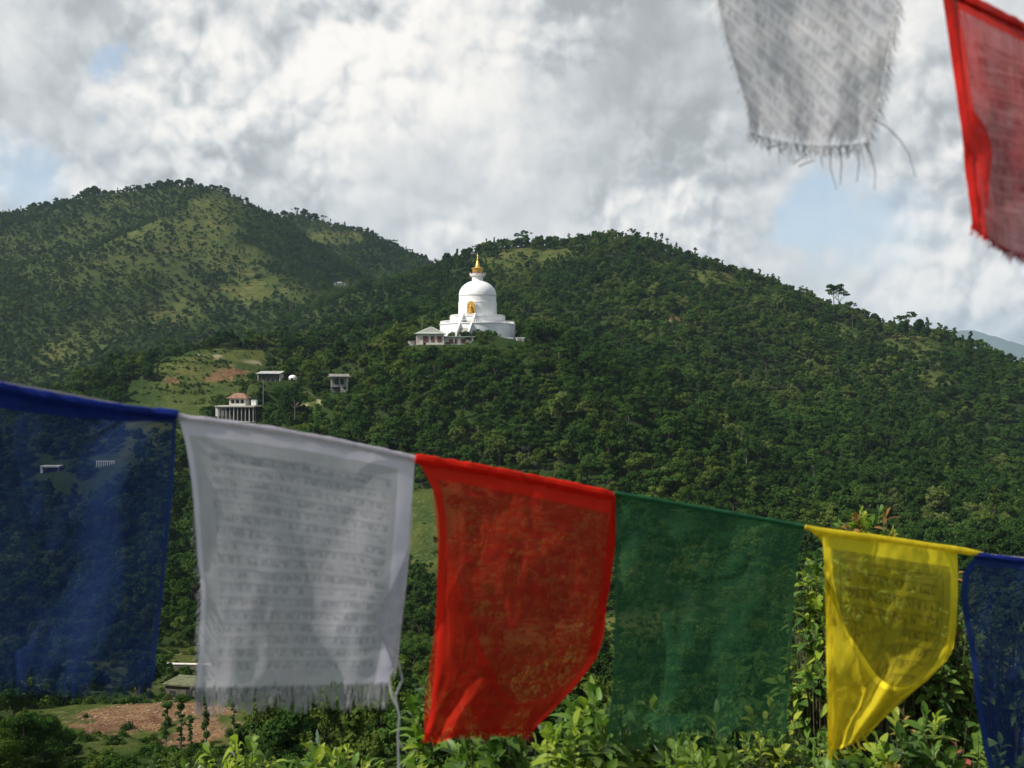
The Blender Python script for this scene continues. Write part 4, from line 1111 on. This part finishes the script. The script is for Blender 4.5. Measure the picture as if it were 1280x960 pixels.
shrub(805, 875, 3.3, 65, 38, GL, 'shrub seen through the lower left of the green flag', (.09, .034), 127, lower=.5)
shrub(880, 905, 2.9, 70, 39, [(LEAF_G, 4), (LEAF_Y, .6)], 'shrub below the middle of the green flag', (.08, .03), 127, lower=.4)
shrub(965, 880, 3.4, 60, 40, [(LEAF_G, 3), (LEAF_D, 2), (LEAF_Y, .6)], 'shrub at the foot of the bushy gap between green and yellow flags', (.08, .029), 144, lower=.5, topmat=(LEAF_Y, .3))
shrub(1050, 925, 2.8, 50, 41, [(LEAF_G, 3), (LEAF_D, 1)], 'low shrub just under the tip of the yellow flag', (.07, .026), 76, lower=.3)
shrub(1140, 895, 3.1, 62, 42, [(LEAF_G, 3), (LEAF_D, 1), (LEAF_Y, .5)], 'shrub with coppery tips right of the yellow flag tip', (.085, .033), 127, lower=.4, topmat=(LEAF_O, .2))
shrub(1200, 905, 3.3, 26, 43, [(LEAF_R, 2), (LEAF_O, 1)], 'small plant with crimson leaves left of the small blue flag', (.075, .036), 9, lower=.25, per=(3, 5), name='red_leaved_plant')
shrub(1235, 930, 2.9, 50, 44, GL, 'shrub under the small blue flag at the corner', (.08, .03), 85, lower=.3)
shrub(205, 945, 4.5, 45, 45, [(LEAF_G, 3), (LEAF_D, 2)], 'small green shrub at the bottom edge below the bare field', (.07, .026), 68, lower=.3)

# ------------------------------------------------------------------ prayer flags
def cloth_mat(name, c, hem, opac, ink=(.05, .05, .05), inkf=.5, rows=16, rot=0.0, frame=True, transl=.45, hemw=(.03, .03, .055), fray=.04, wear=.35, block=False, bottom_hem=0.0, pw=(.385, .375)):
    m, k = new_mat(name)
    uv = k.n('ShaderNodeUVMap').outputs[0]
    sp = k.n('ShaderNodeSeparateXYZ'); k.l(uv, sp.inputs[0]); u, v = sp.outputs[0], sp.outputs[1]     # v = 0 at the string
    # woven threads: irregular in both directions
    wv1 = k.noise(k.vmath('MULTIPLY', uv, (6, 190, 1)), 1, 3, .6); wv2 = k.noise(k.vmath('MULTIPLY', uv, (170, 6, 1)), 1, 3, .6)
    big = k.noise(uv, 3.1, 5, .6); mid = k.noise(k.vmath('MULTIPLY', uv, (1, 1.6, 1)), 11, 4, .6)
    op = k.math('ADD', opac, k.math('MULTIPLY', k.math('SUBTRACT', k.math('ADD', wv1, wv2), 1.0), .24))
    op = k.math('ADD', op, k.math('MULTIPLY', k.math('SUBTRACT', big, .5), wear))
    wob = k.math('MULTIPLY', k.math('SUBTRACT', mid, .5), .012)
    uu = k.math('ADD', u, wob); vv = k.math('ADD', v, wob)
    e1 = k.rng(uu, hemw[0], hemw[0]+.008, 1, 0); e2 = k.rng(uu, 1-hemw[1]-.008, 1-hemw[1], 0, 1); e3 = k.rng(vv, hemw[2], hemw[2]+.01, 1, 0)
    he = k.math('MAXIMUM', k.math('MAXIMUM', e1, e2), e3)
    if bottom_hem: he = k.math('MAXIMUM', he, k.rng(vv, 1-bottom_hem-.01, 1-bottom_hem, 0, 1))
    op = k.math('ADD', op, k.math('MULTIPLY', he, .30))
    # woodblock print: rows of small strokes inside ruled lines
    ru = uv
    if rot:
        mp = k.n('ShaderNodeMapping'); k.l(uv, mp.inputs[0]); mp.inputs['Rotation'].default_value = (0, 0, rot); mp.inputs['Location'].default_value = (0, 0, 0); ru = mp.outputs[0]
    s2 = k.n('ShaderNodeSeparateXYZ'); k.l(ru, s2.inputs[0])
    a, b = s2.outputs[0], k.math('ADD', s2.outputs[1], k.math('MULTIPLY', k.math('SUBTRACT', big, .5), .03))
    br = k.math('MULTIPLY', b, rows); row = k.math('FLOOR', br); fr = k.math('FRACT', br)
    cx = k.n('ShaderNodeCombineXYZ'); k.l(k.math('MULTIPLY', a, 46), cx.inputs[0]); k.l(k.math('MULTIPLY', row, 3.71), cx.inputs[1]); k.l(k.math('MULTIPLY', fr, 1.1), cx.inputs[2])
    let = k.rng(k.noise(cx.outputs[0], 1, 3, .7), .44, .56)
    ln = k.math('MULTIPLY', k.rng(fr, .18, .32), k.rng(fr, .78, .92, 1, 0))
    head = k.math('MULTIPLY', k.rng(fr, .14, .2), k.rng(fr, .28, .36, 1, 0))
    txt = k.math('MULTIPLY', k.math('MAXIMUM', k.math('MULTIPLY', let, ln), k.math('MULTIPLY', head, .75)), k.rng(mid, .30, .52))
    du = k.math('DIVIDE', k.math('ABSOLUTE', k.math('SUBTRACT', uu, .5)), pw[0]); dv = k.math('DIVIDE', k.math('ABSOLUTE', k.math('SUBTRACT', vv, .50)), pw[1])
    mxd = k.math('MAXIMUM', du, dv)
    inside = k.rng(mxd, .95, .97, 1, 0)
    ik = k.math('MULTIPLY', txt, inside)
    if block:   # a square picture block in the middle of the text
        bd = k.math('MAXIMUM', k.math('DIVIDE', k.math('ABSOLUTE', k.math('SUBTRACT', uu, .42)), .19), k.math('DIVIDE', k.math('ABSOLUTE', k.math('SUBTRACT', vv, .52)), .17))
        pic = k.math('MULTIPLY', k.rng(k.noise(uv, 13, 4, .6, 1.2), .47, .55), .6)
        ik = k.mix(k.rng(bd, .97, 1.0, 1, 0), ik, pic)
        ik = k.math('MAXIMUM', ik, k.rng(k.math('ABSOLUTE', k.math('SUBTRACT', bd, 1.0)), .03, .05, .8, 0))
    if frame:
        ik = k.math('MAXIMUM', ik, k.rng(k.math('ABSOLUTE', k.math('SUBTRACT', mxd, 1.0)), .006, .040, .62, 0))
        op = k.math('SUBTRACT', op, k.math('MULTIPLY', inside, .07))
    ik = k.math('MULTIPLY', ik, inkf)
    col = k.mix(k.rng(big, .3, .7), c, tuple(x*.82 for x in c))
    col = k.mix(he, col, hem)
    col = k.mix(ik, col, ink)
    op = k.math('ADD', op, k.math('MULTIPLY', ik, .15))
    # frayed lower edge: the cross threads are gone
    if fray:
        th = k.noise(k.vmath('MULTIPLY', uv, (70, 2.5, 1)), 1, 2, .6)
        edge = k.math('ADD', v, k.math('MULTIPLY', k.math('SUBTRACT', th, .5), fray*2.2))
        edge = k.math('ADD', edge, k.math('MULTIPLY', k.math('SUBTRACT', k.noise(uv, 5.5, 3, .6), .55), fray*1.6))
        op = k.math('MULTIPLY', op, k.rng(edge, 1-fray, 1-fray*.35, 1, 0))
    op = k.math('MINIMUM', k.math('MAXIMUM', op, 0), .985)
    df = k.n('ShaderNodeBsdfDiffuse'); k.l(col, df.inputs[0])
    tl = k.n('ShaderNodeBsdfTranslucent'); k.l(col, tl.inputs[0])
    bp = k.n('ShaderNodeBump'); bp.inputs['Strength'].default_value = .25; bp.inputs['Distance'].default_value = .002
    k.l(k.math('ADD', wv1, mid), bp.inputs['Height']); k.l(bp.outputs[0], df.inputs['Normal'])
    mx = k.n('ShaderNodeMixShader'); mx.inputs[0].default_value = transl; k.l(df.outputs[0], mx.inputs[1]); k.l(tl.outputs[0], mx.inputs[2])
    tr = k.n('ShaderNodeBsdfTransparent')
    m3 = k.n('ShaderNodeMixShader'); k.l(op, m3.inputs[0]); k.l(tr.outputs[0], m3.inputs[1]); k.l(mx.outputs[0], m3.inputs[2])
    o = k.n('ShaderNodeOutputMaterial'); k.l(m3.outputs[0], o.inputs[0]); return m

def plain_cloth(name, c, opac=.9, transl=.4):
    m, k = new_mat(name)
    co = k.n('ShaderNodeTexCoord').outputs['Object']; n = k.noise(co, 60, 4, .6)
    col = k.mix(k.rng(n, .3, .7), tuple(x*.8 for x in c), c)
    df = k.n('ShaderNodeBsdfDiffuse'); k.l(col, df.inputs[0]); tl = k.n('ShaderNodeBsdfTranslucent'); k.l(col, tl.inputs[0])
    mx = k.n('ShaderNodeMixShader'); mx.inputs[0].default_value = transl; k.l(df.outputs[0], mx.inputs[1]); k.l(tl.outputs[0], mx.inputs[2])
    tr = k.n('ShaderNodeBsdfTransparent'); m3 = k.n('ShaderNodeMixShader')
    k.l(k.rng(n, .2, .8, opac-.12, min(1, opac+.1)), m3.inputs[0]); k.l(tr.outputs[0], m3.inputs[1]); k.l(mx.outputs[0], m3.inputs[2])
    o = k.n('ShaderNodeOutputMaterial'); k.l(m3.outputs[0], o.inputs[0]); return m

LOWER_D = ([-300, 0, 220, 520, 770, 1005, 1225, 1300, 1700], [1.0, 1.14, 1.25, 1.40, 1.54, 1.68, 1.82, 1.87, 2.1])
UPPER_D = ([500, 900, 1130, 1180, 1420], [1.10, 1.0, .96, .95, .92])
def depth_of(tab, px): return np.interp(px, tab[0], tab[1])

def poly_at(pts, v):
    """pts: (v, px, py), smooth interpolation"""
    a = np.array(pts, float); t = a[:, 0]
    def pch(y):
        h = np.diff(t); dl = np.diff(y)/h; m = np.zeros(len(y)); m[0] = dl[0]; m[-1] = dl[-1]
        if len(y) > 2: m[1:-1] = (dl[:-1]+dl[1:])/2
        i = np.clip(np.searchsorted(t, v, side='right')-1, 0, len(h)-1); s = (v-t[i])/h[i]
        return y[i]*(1+2*s)*(1-s)**2+h[i]*m[i]*s*(1-s)**2+y[i+1]*s*s*(3-2*s)+h[i]*m[i+1]*s*s*(s-1)
    return pch(a[:, 1]), pch(a[:, 2])

class Flag:
    def __init__(self, label, mat, tab, L, Rr, sag=4, bow=0, folds=((.012, 5, .8, 0),), seed=1, nu=70, nv=80, hemmat=None, hemr=4, hem=None, group='prayer flags on the lower string', bottom=None, wr=.45):
        top_mid = ((L[0][1]+Rr[0][1])/2, (L[0][2]+Rr[0][2])/2)
        dm = float(depth_of(tab, top_mid[0])); org = P(*top_mid, dm)
        self.e = empty('prayer_flag', org, 0, label, 'flag', group); self.org = org; self.tab = tab; self.seed = seed
        u, v = np.meshgrid(np.linspace(0, 1, nu), np.linspace(0, 1, nv), indexing='xy')
        lx, ly = poly_at(L, v[:, 0]); rx, ry = poly_at(Rr, v[:, 0])
        px = lx[:, None]*(1-u)+rx[:, None]*u; py = ly[:, None]*(1-u)+ry[:, None]*u
        py = py+sag*4*u*(1-u)*(1-v)+bow*4*u*(1-u)*v
        if bottom is not None: py = py+bottom(u)*smooth01((v-.6)/.4)
        px = px+(fbm(u*0+v*5, v*3+u, seed+9)-.5)*8*v*np.where((u < .02) | (u > .98), 1, .6)
        w = np.zeros_like(u)
        for (amp, fu, fv, ph) in folds: w += amp*np.sin(u*fu+v*fv+ph+fbm(u*2, v*2, seed)*4)*(.25+v)
        w += wr*(fbm(u*4, v*3.2, seed+3, 4)-.5)*.035*(.2+v)+wr*1.4*(fbm(u*13, v*9, seed+5, 3)-.5)*.006
        self.W = w; self.px, self.py = px, py
        d = depth_of(tab, px)*(1+w-w.mean())
        X = (px-640)/FPX*d-org.x; Y = d-org.y; Z = (480-py)/FPX*d-org.z
        I = np.arange(nu*nv).reshape(nv, nu)
        F = np.stack([I[:-1, :-1], I[1:, :-1], I[1:, 1:], I[:-1, 1:]], -1).reshape(-1, 4)
        self.D = d
        link('cloth', mesh_np('cloth', np.stack([X, Y, Z], -1).reshape(-1, 3), F, True, [mat], None, None, np.stack([u.ravel(), v.ravel()], -1)), self.e)
        if hemmat:
            ts = np.linspace(-.01, 1.01, 40); hp = []
            for t in ts:
                j = min(nu-1, max(0, int(round(t*(nu-1))))); hp.append((X[0, j]+(.002*(1 if t > 1 else -1 if t < 0 else 0)), Y[0, j]-.002, Z[0, j]))
            g = random.Random(seed)
            MB().tube(hp, [hemr/FPX*dm*(1+g.uniform(-.18, .18)) for _ in hp], 8).build('hem', hemmat, self.e, True)
    def local(self, px, py, d=None, off=0.0):
        d = d if d is not None else float(depth_of(self.tab, px)); return P(px, py, d+off)-self.org
    def near_depth(self, px, py):
        i = np.argmin((self.px-px)**2+(self.py-py)**2); return float(self.D.ravel()[i])
    def strip(self, name, A, B, mat, off=.006, n=40, uvx=1):
        ta = np.linspace(0, 1, n)
        def res(pts):
            pts = [(i/(len(pts)-1), *p) for i, p in enumerate(pts)]; return poly_at(pts, ta)
        ax, ay = res(A); bx, by = res(B); V = []; uv = []; m = 8
        for i in range(n):
            for j in range(m):
                s = j/(m-1); x = ax[i]*(1-s)+bx[i]*s; y = ay[i]*(1-s)+by[i]*s
                V.append(tuple(self.local(x, y, self.near_depth(x, y), off))); uv.append((s, ta[i]))
        I = np.arange(n*m).reshape(n, m); F = np.stack([I[:-1, :-1], I[1:, :-1], I[1:, 1:], I[:-1, 1:]], -1).reshape(-1, 4)
        V = np.array(V)
        return link(name, mesh_np(name, V, F, True, [mat], None, None, uv), self.e)
    def threads(self, name, segs, mat, wpx=1.6):
        """segs: lists of (px, py) thread lines"""
        V = []; F = []; g = random.Random(self.seed*3+1)
        for pts in segs:
            o = len(V); d = self.near_depth(*pts[0]); n = len(pts)
            for i, (x, y) in enumerate(pts):
                w = wpx*(1-.55*i/(n-1)); dd = d+g.uniform(-.001, .001)+.004*i/n
                nx, ny = (pts[min(i+1, n-1)][1]-pts[max(i-1, 0)][1]), -(pts[min(i+1, n-1)][0]-pts[max(i-1, 0)][0]); L_ = math.hypot(nx, ny)+1e-6
                for q, dz in ((-1, 0), (0, -.0008), (1, 0)): V.append(tuple(self.local(x+nx/L_*w*q*.5, y+ny/L_*w*q*.5, dd+dz)))
            for i in range(n-1):
                a = o+i*3; F += [(a, a+1, a+4, a+3), (a+1, a+2, a+5, a+4)]
        return link(name, mesh_np(name, V, F, True, [mat]), self.e)
    def bottom_fringe(self, mat, n, ln, wpx=1.6, spread=2.0, slant=0, clump=0, u0=0, u1=1, side=None):
        g = random.Random(self.seed); segs = []
        off = 0
        for i in range(n):
            if clump and i % clump == 0: off = g.uniform(-5, 5); lc = ln*g.uniform(.6, 1.15)
            t = u0+(u1-u0)*(i+g.random())/n
            if side: jj = int(t*(self.px.shape[0]-1)); x, y = self.px[jj, 0 if side == 'L' else -1], self.py[jj, 0 if side == 'L' else -1]
            else: jj = int(t*(self.px.shape[1]-1)); x, y = self.px[-4, jj], self.py[-4, jj]
            L_ = (lc if clump else ln*g.uniform(.45, 1.2))*g.uniform(.85, 1.1); dx = g.gauss(0, spread)+slant+off*.8
            if side: pts = [(x+(dx+ (L_ if side == 'R' else -L_)*.55)*s, y+L_*s*.5+g.gauss(0, .6)+L_*.4*s*s) for s in (0, .33, .66, 1)]
            else: pts = [(x+dx*s+g.gauss(0, .5), y+L_*s) for s in (0, .3, .6, .85, 1)]
            segs.append(pts)
        return self.threads('fringe', segs, mat, wpx)

BLUE = (.030, .065, .30); 
m_blue = cloth_mat('blue_gauze', (.017, .036, .125), (.018, .038, .145), .73, (.01, .02, .06), .35, 15, transl=.5, hemw=(.01, .012, .03), fray=.07, frame=False)
m_blue2 = cloth_mat('blue_gauze_far', (.018, .038, .145), (.019, .042, .18), .72, (.01, .02, .06), .3, 15, transl=.5, hemw=(.03, .01, .03), fray=.06, frame=False)
m_white = cloth_mat('white_gauze', (.64, .63, .69), (.73, .70, .81), .85, (.24, .24, .28), .55, 21, transl=.45, hemw=(.02, .065, .05), fray=.045, wear=.15, frame=False, pw=(.42, .42))
m_red = cloth_mat('red_gauze', (.50, .030, .014), (.72, .030, .016), .83, (.12, .02, .012), .35, 14, transl=.5, hemw=(.04, .035, .06), fray=.05, wear=.22)
m_green = cloth_mat('green_gauze', (.034, .122, .056), (.036, .130, .060), .73, (.01, .03, .02), .45, 15, transl=.5, hemw=(.008, .008, .012), fray=.10, wear=.35, frame=False)
m_yel = cloth_mat('yellow_gauze', (.62, .52, .030), (.85, .70, .035), .66, (.17, .14, .02), .85, 13, transl=.5, hemw=(.05, .05, .07), fray=0, wear=.2, block=True)
m_white_u = cloth_mat('pale_grey_gauze', (.52, .52, .55), (.50, .50, .54), .74, (.20, .20, .23), .6, 17, rot=-.38, transl=.5, hemw=(.0, .0, .0), fray=.07, wear=.4, frame=False, pw=(.52, .47))
m_red_u = cloth_mat('crimson_gauze', (.42, .036, .034), (.60, .032, .024), .90, (.10, .015, .015), .3, 18, rot=.2, transl=.55, hemw=(.07, .02, .05), fray=.03, wear=.3, frame=False)
h_blue = plain_cloth('blue_hem', (.020, .040, .26)); h_white = plain_cloth('white_hem', (.66, .63, .70)); h_red = plain_cloth('red_hem', (.75, .028, .016)); h_green = plain_cloth('green_hem', (.045, .17, .085)); h_yel = plain_cloth('yellow_hem', (.88, .72, .04))
h_red2 = plain_cloth('dark_red_hem', (.52, .026, .02)); t_white = plain_cloth('white_threads', (.60, .60, .64), .72); t_red = plain_cloth('red_threads', (.75, .03, .02), .85); t_yel = plain_cloth('yellow_threads', (.80, .68, .04), .9); t_grey = plain_cloth('grey_threads', (.34, .34, .37), .8); t_pink = plain_cloth('pink_threads', (.75, .42, .40), .8); t_blue = plain_cloth('blue_threads', (.02, .05, .26), .55); t_green = plain_cloth('green_threads', (.02, .11, .05), .5)

fb = Flag('large dark blue prayer flag cut off by the edge beside the white flag', m_blue, LOWER_D, [(0, -70, 466), (.5, -74, 670), (1, -66, 868)], [(0, 221, 518), (.25, 217, 600), (.5, 207, 700), (.8, 197, 800), (1, 188, 880)], sag=7, folds=((.02, 6, 2, 0), (.01, 12, 1, 1)), seed=1, hemmat=h_blue, hemr=6.5)
fb.strip('fold', [(-70, 472), (0, 485), (90, 503), (160, 515), (219, 521)], [(-70, 496), (0, 510), (90, 522), (160, 527), (219, 524)], h_blue, -.004)
fb.bottom_fringe(t_blue, 90, 12, 1.3)
fw_ = Flag('white printed prayer flag with a frayed lower fringe on the lower string', m_white, LOWER_D, [(0, 223, 521), (.1, 233, 560), (.35, 243, 640), (.7, 250, 770), (1, 244, 872)], [(0, 519, 573), (.2, 514, 635), (.5, 506, 720), (.75, 496, 790), (1, 484, 864)], sag=-5, bow=1, folds=((.008, 6, -1.5, .4), (.003, 11, 2, 1)), wr=.13, seed=2, hemmat=h_white, hemr=3.6)
fw_.bottom_fringe(t_white, 330, 33, 1.5, 2.2, -1, 7)
fw_.bottom_fringe(t_white, 60, 9, 1.1, 1.5, side='L', u0=.35, u1=1)
fw_.strip('fold', [(515, 640), (508, 690), (486, 740), (470, 772), (478, 800), (492, 830)], [(516, 640), (511, 700), (506, 750), (501, 790), (497, 830), (492, 850)], h_white, -.004)
fw_.threads('loose_thread', [[(498, 826), (503, 850), (494, 870), (499, 895), (498, 925), (500, 975)], [(496, 826), (487, 846), (490, 872), (500, 892), (497, 920), (498, 968)], [(494, 820), (488, 836), (484, 850), (489, 868), (498, 884)]], t_white, 3.4)
fr_ = Flag('bright red prayer flag with one lower corner folded up', m_red, LOWER_D, [(0, 521, 573), (.1, 540, 610), (.25, 549, 660), (.5, 546, 745), (.75, 543, 845), (1, 530, 930)], [(0, 772, 621), (.2, 768, 690), (.45, 758, 755), (.68, 746, 818), (.85, 703, 875), (1, 655, 926)], sag=-2, bow=-4, folds=((.010, 6, 3, 2), (.005, 11, -2, 0)), seed=3, hemmat=h_red, hemr=6)
fold_red = cloth_mat('red_fold', (.66, .030, .015), (.72, .03, .016), .62, (.3, .02, .01), 0, 5, transl=.5, fray=0, wear=.2, frame=False, hemw=(.10, .02, .0))
fr_.strip('fold', [(553, 610), (560, 690), (585, 765), (612, 830), (641, 877), (690, 868), (745, 820)], [(541, 610), (547, 690), (544, 780), (532, 920), (592, 914), (655, 915), (748, 822)], fold_red, .010)
fr_.strip('side_hem', [(765, 628), (757, 690), (748, 750), (735, 818)], [(772, 628), (768, 690), (758, 755), (746, 820)], h_red, -.004)
fr_.bottom_fringe(t_red, 90, 13, 2.2, 2, 0, 6)
fg = Flag('sheer dark green prayer flag between the red and yellow ones', m_green, LOWER_D, [(0, 769, 616), (.25, 770, 690), (.6, 768, 810), (1, 760, 936)], [(0, 1006, 658), (.12, 998, 690), (.35, 992, 750), (.7, 988, 850), (1, 980, 938)], sag=0, folds=((.02, 5, 2, 1), (.008, 14, 1, 0)), seed=4, hemmat=h_green, hemr=2.6)
fg.bottom_fringe(t_green, 110, 12, 1.3)
fy = Flag('bright yellow printed prayer flag twisted into a hanging point', m_yel, LOWER_D, [(0, 1029, 667), (.1, 1031, 690), (.4, 1033, 770), (.75, 1035, 865), (1, 1037, 940)], [(0, 1197, 690), (.3, 1196, 770), (.45, 1189, 808), (.62, 1165, 845), (.78, 1130, 872), (1, 1078, 925)], sag=1, bow=0, folds=((.03, 5, -4, 2), (.012, 9, 3, 0)), seed=5, bottom=None)
hp = [fy.local(x, y, None, -.003) for x, y in ((1006, 658), (1020, 663), (1050, 667), (1085, 671), (1120, 676), (1160, 682), (1195, 687), (1212, 690), (1228, 692))]
MB().tube(hp, [.003, .006, .0058, .0056, .0058, .0055, .0062, .0058, .003], 8).build('hem', h_yel, fy.e, True)
fold_yel = cloth_mat('yellow_fold', (.80, .66, .035), (.90, .74, .04), .70, (.3, .25, .02), 0, 5, transl=.45, fray=0, wear=.15, frame=False, hemw=(.07, .06, .0))
fy.strip('fold', [(1036, 700), (1052, 770), (1070, 805), (1098, 846), (1122, 859), (1150, 852), (1178, 828), (1190, 780)], [(1031, 700), (1034, 800), (1036, 880), (1038, 936), (1080, 918), (1138, 868), (1186, 822), (1196, 780)], fold_yel, -.006)
fy.strip('side_hem', [(1028, 668), (1031, 730), (1033, 830), (1035, 938)], [(1036, 670), (1038, 730), (1039, 830), (1040, 932)], h_yel, -.008)
fy.strip('corner', [(1008, 660), (1020, 664), (1030, 668)], [(1022, 670), (1030, 684), (1033, 700)], h_yel, -.002)
for seg in [[(1040+i*7+math.sin(i*5)*2, 934-i*4), (1042+i*7.5, 938-i*3.2), (1044+i*8+math.sin(i*3)*3, 944-i*2.6), (1048+i*8.4+math.sin(i*7)*3, 950-i*3)] for i in range(6)] + [[(1036+i, 936), (1036+i*1.2, 944), (1035+i*1.5, 950)] for i in range(4)]: fy.threads('fringe_thread', [seg], t_yel, 3.4)
f2 = Flag('narrow deep blue prayer flag cut off by the edge beside the yellow flag', m_blue2, LOWER_D, [(0, 1222, 694), (.06, 1206, 712), (.15, 1202, 745), (.4, 1212, 810), (.7, 1222, 890), (1, 1242, 985)], [(0, 1440, 716), (.5, 1438, 850), (1, 1432, 990)], sag=2, folds=((.02, 7, 2, 1),), seed=6, hemmat=h_blue, hemr=4)
f2.bottom_fringe(t_blue, 60, 12, 1.3)
UG = 'prayer flags on the upper string'
fu = Flag('pale ragged prayer flag hanging in the sky with slanting rows of print', m_white_u, UPPER_D, [(0, 858, -215), (.4, 888, -50), (.65, 908, 45), (.85, 932, 125), (1, 938, 178)], [(0, 1152, -150), (.4, 1124, -20), (.65, 1108, 70), (.85, 1092, 140), (1, 1078, 190)], sag=0, bow=10, folds=((.006, 8, 4, 0), (.004, 16, -3, 1)), seed=7, hemmat=h_white, hemr=4, group=UG)
fu.bottom_fringe(t_white, 90, 16, 1.4, 5, 2, 4)
fu.bottom_fringe(t_grey, 34, 26, 1.5, 7, 3, 0)
fu.bottom_fringe(t_white, 170, 17, 1.2, 2.5, side='R', u0=.45, u1=.98)
fu.bottom_fringe(t_white, 90, 8, 1.4, 2, side='L', u0=.5, u1=1)
fu.threads('loose_thread', [[(1090, 148), (1108, 158), (1124, 174), (1136, 192), (1144, 220)], [(1082, 178), (1090, 196), (1094, 216), (1093, 238)], [(1072, 186), (1074, 204), (1071, 228)], [(1050, 190), (1052, 206), (1050, 232)], [(1038, 190), (1038, 210), (1046, 238)], [(958, 186), (972, 182), (984, 180), (976, 190)], [(992, 204), (1004, 196), (1014, 190)], [(998, 208), (1010, 203), (1020, 200)]], t_grey, 2.6)
fr2 = Flag('crimson prayer flag cut off at the upper corner with a bright folded edge', m_red_u, UPPER_D, [(0, 1176, -18), (.2, 1186, 50), (.5, 1199, 140), (.8, 1209, 230), (1, 1216, 290)], [(0, 1440, 118), (.5, 1450, 250), (1, 1455, 372)], sag=0, bow=2, folds=((.02, 6, 2, 0), (.012, 13, 1, 1)), seed=8, hemmat=h_red2, hemr=6, group=UG, bottom=lambda u: 22*np.sin(np.clip(u*4, 0, 1)*math.pi*.5)-22*u)
fr2.strip('side_hem', [(1176, -16), (1186, 50), (1199, 140), (1209, 230), (1216, 288)], [(1190, -8), (1198, 60), (1210, 150), (1219, 235), (1224, 290)], h_red2, -.004)
fr2.strip('fold', [(1208, 128), (1214, 160), (1222, 200), (1230, 240), (1232, 262)], [(1212, 132), (1232, 160), (1240, 190), (1236, 230), (1234, 262)], h_red2, -.007)
fr2.bottom_fringe(t_red, 130, 14, 1.5, 3, 1, 5, 0, .5)
fr2.threads('loose_thread', [[(1192, 0), (1204, 25), (1206, 60), (1214, 95), (1226, 118), (1230, 140), (1224, 160)], [(1200, 0), (1210, 30), (1208, 62), (1215, 100)], [(1196, 6), (1190, 14), (1198, 16), (1208, 4)]], t_pink, 1.8)

def string(label, tab, pts, r):
    # a twisted cord running on past both sides
    tt = [(i/(len(pts)-1), *p) for i, p in enumerate(pts)]; x, y = poly_at(tt, np.linspace(0, 1, 120))
    q = [P(a, b, float(depth_of(tab, a))+.007) for a, b in zip(x, y)]
    o = MB().tube(q, r, 6).build('flag_string', plain_cloth('cotton_cord', (.45, .42, .40), 1.0, .1), None, True); tag(o, label, 'string'); return o
string('lower cord carrying the row of coloured flags across the view', LOWER_D, [(-300, 440), (-70, 467), (80, 492), (221, 519), (370, 543), (520, 573), (645, 594), (771, 619), (890, 637), (1006, 659), (1115, 676), (1226, 692), (1330, 702), (1440, 716), (1700, 742)], .0016)
us = string('upper cord with the ragged pale and crimson flags', UPPER_D, [(500, -235), (680, -240), (858, -216), (1000, -186), (1152, -150), (1176, -20), (1300, 42), (1440, 118)], .0016)

# ------------------------------------------------------------------ haze
hz_m, k = new_mat('valley_haze')
vol = k.n('ShaderNodeVolumePrincipled'); vol.inputs['Color'].default_value = (.60, .80, 1.0, 1); vol.inputs['Density'].default_value = HAZE = .000052; vol.inputs['Anisotropy'].default_value = .15
o = k.n('ShaderNodeOutputMaterial'); k.l(vol.outputs[0], o.inputs['Volume'])
hz_m.cycles.homogeneous_volume = True
zlo = float(GZ.min())-1; zhi = float(GZ.max())+40
hb = MB().box(-15900, 15900, -15900, 15900, zlo, zhi).build('haze', hz_m); tag(hb, 'thin valley haze', kind='stuff')
hb.visible_shadow = True

# ------------------------------------------------------------------ bushes in front of the stupa
for i, (px, pyt, pyb, d, tn, lab) in enumerate((
    (590, 412, 424, 445, 'mid', 'bright bush at the foot of the stupa staircase'), (601, 408, 424, 444, 'dark', 'dark bush right of the stupa staircase foot'),
    (611, 406, 425, 444, 'mid', 'tallest round bush in front of the lower stupa terrace'), (620, 409, 426, 443, 'dark', 'round bush in front of the right half of the lower terrace'),
    (606, 422, 433, 437, 'olive', 'yellowish bush between the hall and the small pale hut'),
    (565, 413, 420, 446, 'dark', 'dark bush behind the wing of the cream hall'), (556, 409, 420, 447, 'mid', 'bush between the gable of the hall and the stupa terrace'), (578, 415, 422, 446, 'olive', 'low bush just above the roof of the hall wing'),
    (605, 424, 436, 434, 'mid', 'bush at the right end of the long cream hall'), (643, 430, 437, 438, 'mid', 'low bush in front of the two low white sheds'), (652, 429, 437, 439, 'dark', 'low dark bush under the right-hand white shed'), (633, 431, 439, 437, 'olive', 'low yellowish bush between the small hut and the sheds'), (616, 431, 440, 436, 'dark', 'low dark bush left of the small pale hut'), (530, 428, 440, 428, 'dark', 'dark bush against the stone retaining wall'), (560, 430, 442, 427, 'dark', 'bush under the middle of the cream hall'), (583, 431, 442, 428, 'mid', 'bush under the right end of the cream hall'))):
    p = P(px, pyb, d); z = Hs(p.x, p.y); top = P(px, pyt, d).z; sc = max(.6, (top-z)/2.6)
    tree('bush', 'bush', i % 3, tn, (p.x, p.y, z-.1), min(sc, 3.2), i*1.7, lab, 'bush', 'bushes around the stupa')
